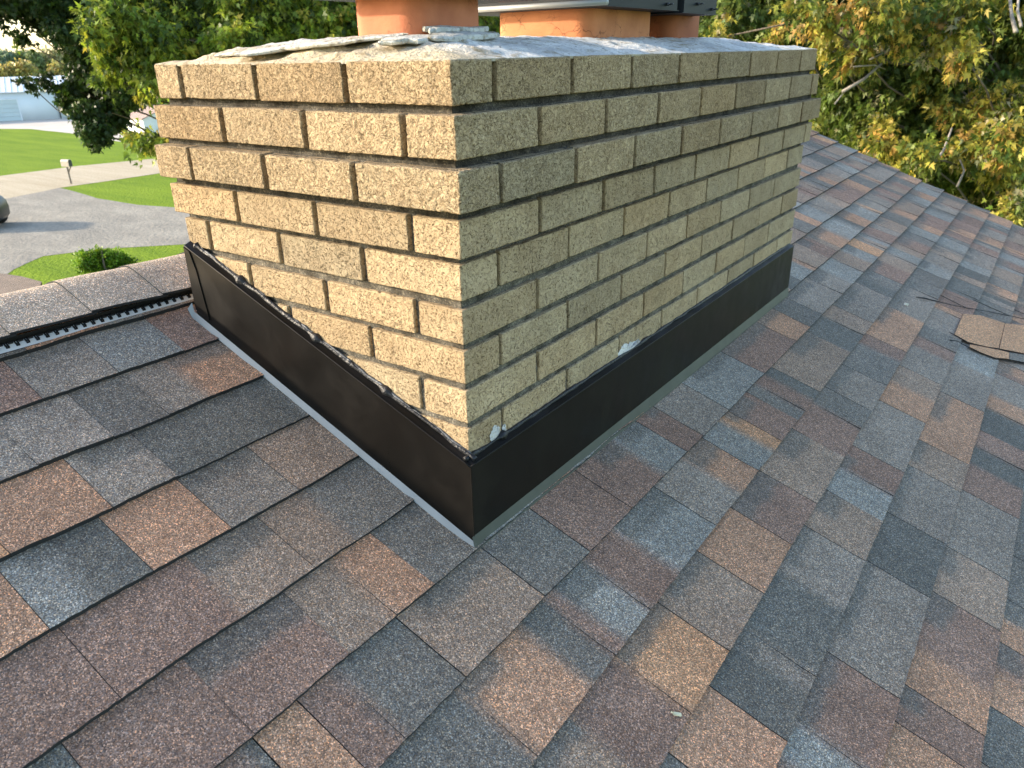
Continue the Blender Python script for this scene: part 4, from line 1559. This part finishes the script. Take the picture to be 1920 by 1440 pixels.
# autumn maple at the right
aw_g = [6, 5, 0.7, 0.12, 4, 0.25]
aw_y = [1.5, 3.0, 5.0, 1.5, 0.4, 0.8]
ab = []
ra = np.random.default_rng(5)
for gx in range(1290, 2140, 50):
    for gy in range(-130, 520, 46):
        px, py = gx + ra.uniform(-20, 20), gy + ra.uniform(-18, 18)
        if py > 240 + max(0, (px - 1500)) * 0.55:
            continue
        ab.append(B(px, py, ra.uniform(8.6, 11.5), ra.uniform(30, 48), 60, 32, aw_g, 1.2))
for px, py, r, n in [(1535, 40, 26, 9), (1555, 75, 16, 5), (1640, 10, 34, 12), (1690, 15, 30, 10), (1695, 62, 20, 8), (1605, 95, 20, 8), (1600, 110, 12, 4), (1770, 60, 34, 16), (1790, 30, 26, 10), (1820, 15, 22, 8), (1745, 75, 14, 5),
                     (1810, 108, 18, 6), (1860, 175, 24, 8), (1900, 175, 22, 8), (1790, 205, 16, 5), (1810, 275, 22, 12), (1850, 270, 34, 20), (1890, 265, 34, 20), (1910, 300, 28, 12), (1875, 310, 24, 9), (1700, 300, 20, 8), (1730, 295, 20, 8), (1660, 225, 14, 5), (1655, 265, 14, 4),
                     (1900, 395, 18, 6), (1890, 410, 16, 5), (1780, 195, 12, 4), (1500, 30, 18, 5), (1345, 72, 14, 5), (1460, 60, 20, 5), (1640, 290, 16, 5), (1670, 300, 14, 4)]:
    ab.append(B(px, py, ra.uniform(7.2, 8.2), r, int(n * 2.3), 20, aw_y, 1.0))
for px, py in ((1640, 130), (1680, 150), (1720, 140), (1755, 165), (1650, 180), (1695, 200), (1740, 215), (1665, 230), (1710, 250), (1620, 210), (1765, 120), (1600, 150)):
    ab.append(B(px, py, ra.uniform(8.3, 8.8), 34, 60, 26, aw_g, 1.2))
foot = at_dist(1905, 500, 9.6)
foot[2] = GZ
rt = tree('maple_tree', 'large maple with orange and yellow leaf tips beyond the right roof edge', foot, 4.2, ab, LEAF_SILVER, 0.060, AU, 55, M['leaf2'], M['trunk'], 0.14)
# a few bare pale branches that show in front of the leaves
for pts, r0 in (([(1580, 172), (1620, 148), (1655, 118)], 0.016), ([(1565, 195), (1585, 170)], 0.008), ([(1600, 125), (1640, 122), (1660, 130)], 0.007), ([(1745, 320), (1770, 280), (1785, 240)], 0.014), ([(1795, 350), (1808, 320), (1800, 300)], 0.011), ([(1905, 60), (1897, 30), (1892, -20)], 0.018), ([(1915, 50), (1908, 20), (1912, -30)], 0.013), ([(1630, 112), (1655, 100)], 0.008)):
    P = [at_dist(q[0], q[1], 7.6 + 0.12 * i) for i, q in enumerate(pts)]
    br = MB()
    tube(br, P, np.linspace(r0, r0 * 0.6, len(P)), 7)
    br.build('bare_branch', M['palebark'], rt)
# second dark-green tree behind the far end of the chimney
gb = []
for px in range(1240, 2000, 95):
    for py in (-70, 40, 150, 260, 370):
        if py < 60 + max(0, px - 1350) * 0.75:
            gb.append(B(px, py, 15.5 + rng.uniform(-1.2, 1.2), 70, 80, 20, [4, 4.5, 1.5, 0.4], 1.0))
foot = at_dist(1400, 300, 16)
foot[2] = GZ
tree('maple_tree', 'green tree standing behind the far end of the chimney and the autumn maple', foot, 4, gb, LEAF_MAPLE, 0.12, [(0.045, 0.08, 0.016), (0.065, 0.105, 0.02), (0.13, 0.165, 0.03), (0.22, 0.22, 0.04)], 66, M['leaf'], M['trunk'], 0.2)

# bush on the near lawn
bb = [B(px, py, float(np.linalg.norm((G(198, 512) - CAM)[:2])), r * 0.8, n * 3, 20, [1, 3, 3, 1, 0.4], 1.0) for px, py, r, n in ((165, 492, 16, 26), (190, 486, 18, 34), (215, 488, 18, 34), (236, 494, 14, 24), (178, 500, 18, 24), (205, 503, 22, 30), (228, 504, 18, 20))]
foot = G(200, 516)
bush = tree('bush', 'round bright green bush on the lawn beyond the ridge', foot, foot[2] + 0.8, bb, LEAF_OVAL, 0.085, [(0.08, 0.16, 0.012), (0.13, 0.24, 0.015), (0.19, 0.30, 0.02), (0.05, 0.10, 0.01), (0.28, 0.33, 0.05)], 71, M['leaf'], M['trunk'], 0.05, None, droop=-0.4)
bush['category'] = 'bush'

# far tree line
hz = []
rt_ = np.random.default_rng(12)
FT = [(-18, 110, 32, 1, 'leftmost of the blue-green trees on the skyline above the barn, cut by the picture edge'), (12, 117, 24, 1, 'small blue-green tree at the left of the skyline above the barn'),
      (40, 117, 23, 0, 'pale green rounded tree in the middle of the skyline above the barn'), (72, 116, 25, 0, 'larger pale green tree on the skyline just left of the dark hanging branches'),
      (106, 116, 25, 2, 'ochre tree on the skyline partly behind the dark hanging branches'), (140, 117, 25, 0, 'pale green skyline tree farthest right, almost hidden by the dark maple'),
      (-8, 136, 14, 3, 'golden low tree at the left end of the row just above the barn roof'), (20, 137, 13, 3, 'second golden low tree from the left just above the barn roof'),
      (48, 135, 14, 3, 'third golden low tree from the left just above the barn roof'), (80, 137, 13, 2, 'fourth low tree from the left above the barn roof, ochre'), (112, 136, 14, 3, 'golden low tree at the right end of the row above the barn roof')]
hazed_cols = [[(0.19, 0.24, 0.11), (0.25, 0.29, 0.12)], [(0.17, 0.23, 0.15), (0.21, 0.27, 0.15)], [(0.33, 0.30, 0.14), (0.27, 0.27, 0.12)], [(0.42, 0.33, 0.10), (0.31, 0.29, 0.10)]]  # leaf colours made paler, with the distance haze painted into them
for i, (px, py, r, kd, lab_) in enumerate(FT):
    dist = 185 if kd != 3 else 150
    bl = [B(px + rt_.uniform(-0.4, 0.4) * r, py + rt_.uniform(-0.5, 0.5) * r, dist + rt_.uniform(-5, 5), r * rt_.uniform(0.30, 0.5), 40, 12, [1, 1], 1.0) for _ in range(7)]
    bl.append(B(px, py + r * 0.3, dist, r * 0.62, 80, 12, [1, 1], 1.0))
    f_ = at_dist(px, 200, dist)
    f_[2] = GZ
    tree('distant_tree', lab_, f_, bl[0][0][2], bl, LEAF_OVAL, 0.55, hazed_cols[kd], 300 + i, M['leaf'], M['trunk'], 0.35, 'distant trees behind the barn')

# ------------------------------------------------------------------ barn
bm_white = mat_simple('barn_wall_paint', (0.70, 0.74, 0.76), 0.6, 0, 0.04, 0.5)
bm_roof = mat_simple('barn_roof_metal', (0.80, 0.80, 0.79), 0.45, 0.0, 0.04, 0.6)
bm_door = mat_simple('garage_door_paint', (0.52, 0.60, 0.60), 0.6, 0, 0.05, 0.5)
a = G(0, 228)
b = G(120, 222)
wd = (b - a) / np.linalg.norm(b - a)
wd = np.array([wd[0], wd[1], 0])
back_n = np.array([-wd[1], wd[0], 0])
if back_n @ (a - CAM) < 0:
    back_n = -back_n
barn = empty('barn', tuple(a), 'long low white metal barn with a wide garage door and white roof', 'barn')
dcam = np.linalg.norm((a - CAM)[:2])


def z_at(px, py, P):
    """height of the view ray at the horizontal distance of point P"""
    d = ray(px, py)
    t = np.linalg.norm((P - CAM)[:2]) / math.hypot(d[0], d[1])
    return CAM[2] + t * d[2]


ze = z_at(0, 175.5, a)
L0, L1 = a - wd * 14, b + wd * 4
dep = 11.0
ridge = (a + back_n * dep / 2)
zr_ = z_at(0, 146, ridge)
w_ = MB()
prism(w_, [(*L0[:2], GZ), (*L1[:2], GZ), (*L1[:2], ze), (*L0[:2], ze)], back_n * dep)
w_.build('wall', bm_white, barn)
r_ = MB()
e0 = L0 - back_n * 0.35 - wd * 0.3
e1 = L1 - back_n * 0.35 + wd * 0.3
rg0, rg1 = L0 + back_n * dep / 2 - wd * 0.3, L1 + back_n * dep / 2 + wd * 0.3
q0, q1 = L0 + back_n * (dep + .35) - wd * 0.3, L1 + back_n * (dep + .35) + wd * 0.3
up = np.array([0, 0, 0.08])
zE = ze + 0.06
for A_, B_, C_, D_, zA, zC in ((e0, e1, rg1, rg0, zE, zr_), (rg0, rg1, q1, q0, zr_, zE)):
    prism(r_, [(*A_[:2], zA), (*B_[:2], zA), (*C_[:2], zC), (*D_[:2], zC)], up)
for k in range(40):
    p = e0 + (e1 - e0) * (k + 0.5) / 40
    q = rg0 + (rg1 - rg0) * (k + 0.5) / 40
    tube(r_, [(*p[:2], zE + 0.1), (*q[:2], zr_ + 0.1)], 0.03, 4)
r_.build('roof', bm_roof, barn, False)
for gx0, gx1 in ((-44, 41),):
    d_ = MB()
    p0, p1 = G(gx0, 228), G(gx1, 226.2)
    p0 = a + wd * ((p0 - a) @ wd)
    p1 = a + wd * ((p1 - a) @ wd)
    zt_ = z_at(20, 187, (p0 + p1) / 2)
    npan = 5
    for k in range(npan):
        z_0 = GZ + (zt_ - GZ) * k / npan + 0.03
        z_1 = GZ + (zt_ - GZ) * (k + 1) / npan
        prism(d_, [(*(p0 - back_n * 0.02)[:2], z_0), (*(p1 - back_n * 0.02)[:2], z_0), (*(p1 - back_n * 0.02)[:2], z_1), (*(p0 - back_n * 0.02)[:2], z_1)], -back_n * 0.05)
    d_.build('garage_door', bm_door, barn, False)
    fr = MB()
    for (u, v, za, zb2) in ((p0 - wd * 0.14, p0, GZ, zt_ + 0.12), (p1, p1 + wd * 0.14, GZ, zt_ + 0.12), (p0, p1, zt_, zt_ + 0.12)):
        prism(fr, [(*(u - back_n * .02)[:2], za), (*(v - back_n * .02)[:2], za), (*(v - back_n * .02)[:2], zb2), (*(u - back_n * .02)[:2], zb2)], -back_n * 0.09)
    fr.build('door_frame', bm_white, barn, False)
dsx = G(115, 222.5)
dsx = a + wd * ((dsx - a) @ wd) - back_n * 0.08
ds = MB()
tube(ds, [(*dsx[:2], GZ), (*dsx[:2], (GZ + ze) / 2), (*dsx[:2], ze)], 0.06, 6)
ds.build('downspout', M['steel'], barn)
# ------------------------------------------------------------------ shed
s0, s1, s2 = G(240, 247), G(273, 251), G(300, 246.5)
shed = empty('shed', tuple(s1), 'small white garden shed with a pinkish shingle roof and two narrow windows', 'shed')
u1 = (s0 - s1) * np.array([1, 1, 0])
u2 = (s2 - s1) * np.array([1, 1, 0])
l1_ = np.linalg.norm(u1)
u1n = u1 / l1_
u2n = np.array([-u1n[1], u1n[0], 0])
if u2n @ u2 < 0:
    u2n = -u2n
l2_ = l1_ * 1.25
zev = z_at(273, 223.5, s1)
w_ = MB()
A_, B_, C_, D_ = s1, s1 + u1n * l1_, s1 + u1n * l1_ + u2n * l2_, s1 + u2n * l2_
prism(w_, [(*A_[:2], GZ), (*B_[:2], GZ), (*B_[:2], zev), (*A_[:2], zev)], u2n * l2_)
# gable on the right-hand side: ridge parallel to u1
zrg = z_at(246, 199, s0 + u2n * l2_ / 2)
for base in (A_, B_):
    prism(w_, [(*base[:2], zev), (*(base + u2n * l2_)[:2], zev), (*(base + u2n * l2_ / 2)[:2], zrg)], u1n * (0.05 if base is A_ else -0.05))
w_.build('wall', mat_simple('shed_wall_paint', (0.74, 0.74, 0.72), 0.7, 0, 0.08, 2), shed, False)
r_ = MB()
for sgn in (0, 1):
    eb = (-u2n * 0.2) if sgn == 0 else u2n * (l2_ + 0.2)
    prism(r_, [(*(A_ + eb - u1n * .2)[:2], zev - 0.05), (*(B_ + eb + u1n * .2)[:2], zev - 0.05), (*(B_ + u2n * l2_ / 2 + u1n * .2)[:2], zrg), (*(A_ + u2n * l2_ / 2 - u1n * .2)[:2], zrg)], (0, 0, 0.08), lin((175, 150, 140)) * 0.8)
r_.build('roof', M['shingle'], shed, False)
dkm = mat_simple('dark_window_glass', (0.05, 0.055, 0.06), 0.2)
hgt_ = zev - GZ
for t_ in (0.30, 0.80):
    w_ = MB()
    c_ = s1 + u1n * l1_ * t_ - u2n * 0.02
    obox(w_, (c_[0], c_[1], GZ + hgt_ * 0.68), (l1_ * 0.035, 0.02, hgt_ * 0.17), np.array([u1n, u2n, [0, 0, 1]]))
    w_.build('window', dkm, shed, False)
w_ = MB()
c_ = s1 + u2n * l2_ * 0.55 - u1n * 0.02
obox(w_, (c_[0], c_[1], GZ + hgt_ * 0.65), (l2_ * 0.12, 0.02, hgt_ * 0.2), np.array([u2n, u1n, [0, 0, 1]]))
w_.build('window', dkm, shed, False)

# ------------------------------------------------------------------ mailbox
mp_ = G(134, 345)
mbx = empty('mailbox', tuple(mp_), 'mailbox on a wooden post where the driveway meets the gravel road', 'mailbox')
H_ = z_at(131, 297, mp_) - GZ
wood = mat_simple('weathered_post', (0.20, 0.165, 0.12), 0.9, 0, 0.3, 12)
pb = MB()
tube(pb, [mp_, mp_ + [0, 0, H_ * 0.4], mp_ + [0.0, 0, H_ * 0.70]], 0.05, 4)
pb.build('post', wood, mbx, False)
to_cam = (CAM - mp_) * np.array([1, 1, 0])
to_cam /= np.linalg.norm(to_cam)
side = np.array([-to_cam[1], to_cam[0], 0])
if side @ R[0] < 0:
    side = -side
fwd = (to_cam * 0.75 + side * 0.66)
fwd /= np.linalg.norm(fwd)
sd = np.array([-fwd[1], fwd[0], 0])
bz = H_ * 0.70
bp = MB()
tube(bp, [mp_ + [0, 0, H_ * 0.45], mp_ + fwd * 0.16 + [0, 0, H_ * 0.60], mp_ + fwd * 0.30 + [0, 0, H_ * 0.70]], 0.04, 4)
bp.build('brace', wood, mbx, False)
arch = []
hw = 0.13
hb = H_ * 0.30 - hw * 0.2
for i in range(13):
    t_ = math.pi * i / 12
    arch.append((hw * math.cos(t_), hb - hw + hw * math.sin(t_)))
arch = [(hw, 0)] + arch + [(-hw, 0)]
bd = MB()
poly = [mp_ - fwd * 0.28 + sd * u_ + np.array([0, 0, bz + v_]) for u_, v_ in arch]
prism(bd, poly, fwd * 0.58)
bd.build('box', mat_simple('mailbox_paint', (0.40, 0.35, 0.28), 0.5), mbx, False)
bd = MB()
poly = [mp_ + fwd * 0.301 + sd * u_ * 0.86 + np.array([0, 0, bz + 0.02 + v_ * 0.9]) for u_, v_ in arch]
prism(bd, poly, fwd * 0.015)
bd.build('door', mat_simple('mailbox_dark', (0.035, 0.035, 0.035), 0.4), mbx, False)

# ------------------------------------------------------------------ car at the left edge
cp_ = G(3, 424)
car = empty('car', tuple(cp_), 'dark grey car whose rear wheel shows at the left edge on the driveway', 'car')
view = (cp_ - CAM) * np.array([1, 1, 0])
view /= np.linalg.norm(view)
rt2 = np.array([view[1], -view[0], 0])
if rt2 @ R[0] < 0:
    rt2 = -rt2
ln = (rt2 * 0.93 - view * 0.36)
ln /= np.linalg.norm(ln)                    # rear end direction (towards the picture's right)
wd2 = np.array([-ln[1], ln[0], 0])
if wd2 @ view > 0:
    wd2 = -wd2                              # side facing the camera
rear = cp_ - ln * 0.0
CO = rear - ln * 0.28                       # rear wheel centre (side plane)


def cpt(l, w, z): return CO + ln * l + wd2 * (w - 0.85) + np.array([0, 0, z])


paint = mat_simple('grey_car_paint', (0.012, 0.013, 0.014), 0.35, 0.0, 0.05, 1, spec=0.4)
glass = mat_simple('car_glass', (0.02, 0.024, 0.028), 0.08, spec=0.8)
tyre = mat_simple('tyre_rubber', (0.02, 0.02, 0.02), 0.8)
rim = mat_simple('alloy_rim', (0.35, 0.35, 0.36), 0.3, 0.8)
prof = [(0.50, 0.42), (0.53, 0.75), (0.49, 1.02), (0.38, 1.18), (0.10, 1.46), (-0.35, 1.58), (-1.2, 1.60), (-1.9, 1.42), (-2.5, 1.06), (-3.3, 0.98), (-3.62, 0.80), (-3.68, 0.40), (-3.4, 0.26), (0.35, 0.26)]
bd = MB()
secs = []
for w_, sc_ in ((0.0, 0.93), (0.06, 0.985), (0.15, 1.0), (1.55, 1.0), (1.64, 0.985), (1.70, 0.93)):
    P = []
    for l, z in prof:
        inn_ = 0.13 * max(0, (z - 0.95)) / 0.6
        w2 = w_ + inn_ if w_ < 0.85 else w_ - inn_
        P.append(cpt((l + 1.4) * sc_ - 1.4, w2, 0.85 + (z - 0.85) * sc_))
    secs.append(P)
n = len(prof)
Fc = []
for k in range(len(secs) - 1):
    for i in range(n):
        j = (i + 1) % n
        Fc.append((k * n + i, k * n + j, (k + 1) * n + j, (k + 1) * n + i))
Fc.append(tuple(range(n)))
Fc.append(tuple(range((len(secs) - 1) * n, len(secs) * n))[::-1])
bd.add(np.concatenate([np.array(s) for s in secs]), Fc)
bd.build('body', paint, car, True, 35)
for side_w in (1.66, 0.04):
    gm = MB()
    pl_ = [(0.12, 1.10), (0.02, 1.34), (-0.36, 1.47), (-1.2, 1.49), (-1.78, 1.34), (-2.15, 1.10)]
    prism(gm, [cpt(l, side_w - (0.13 * (z - .95) / .6 if side_w > 1 else -0.13 * (z - .95) / .6), z) for l, z in pl_], wd2 * (0.012 if side_w > 1 else -0.012))
    gm.build('side_window', glass, car, False)
for l in (0.0, -2.72):
    for w_ in (1.70, 0.0):
        wb = MB()
        c_ = cpt(l, w_, 0.34)
        sg = 1 if w_ > 1 else -1
        th_ = np.arange(28) / 28 * 2 * math.pi
        rings = [(0.20, -0.20 * 1), (0.31, -0.20), (0.34, -0.16), (0.34, -0.02), (0.31, 0.015), (0.22, 0.01)]
        V = np.concatenate([[c_ + ln * r_ * math.cos(t_) + np.array([0, 0, r_ * math.sin(t_)]) + wd2 * sg * d_ for t_ in th_] for r_, d_ in rings])
        Fc = [(k * 28 + i, k * 28 + (i + 1) % 28, (k + 1) * 28 + (i + 1) % 28, (k + 1) * 28 + i) for k in range(len(rings) - 1) for i in range(28)]
        wb.add(V, Fc)
        wo = wb.build('wheel', tyre, car)
        rb_ = MB()
        V = [c_ + ln * 0.22 * math.cos(t_) + np.array([0, 0, 0.22 * math.sin(t_)]) + wd2 * sg * (-0.03) for t_ in th_]
        rb_.add(V + [c_ - wd2 * sg * 0.05], [(i, (i + 1) % 28, 28) for i in range(28)], (0.2, 0.2, 0.2))
        for k in range(5):
            t_ = k * 2 * math.pi / 5 + 0.3
            d1 = ln * math.cos(t_) + np.array([0, 0, math.sin(t_)])
            tube(rb_, [c_ - wd2 * sg * 0.01, c_ + d1 * 0.11, c_ + d1 * 0.215], [0.035, 0.022, 0.02], 5)
        ro = rb_.build('rim', rim, None)
        ro.parent = wo
        ro.matrix_parent_inverse = wo.matrix_parent_inverse.copy()
        ro.matrix_parent_inverse = Matrix.Identity(4)
        ro.matrix_basis = Matrix.Identity(4)
        wo.matrix_parent_inverse = PINV[car.name]
tl = MB()
obox(tl, cpt(0.47, 1.50, 0.98), (0.06, 0.12, 0.08), np.array([ln, wd2, [0, 0, 1]]))
tl.build('tail_light', mat_simple('red_lens', (0.35, 0.015, 0.015), 0.2), car, False)
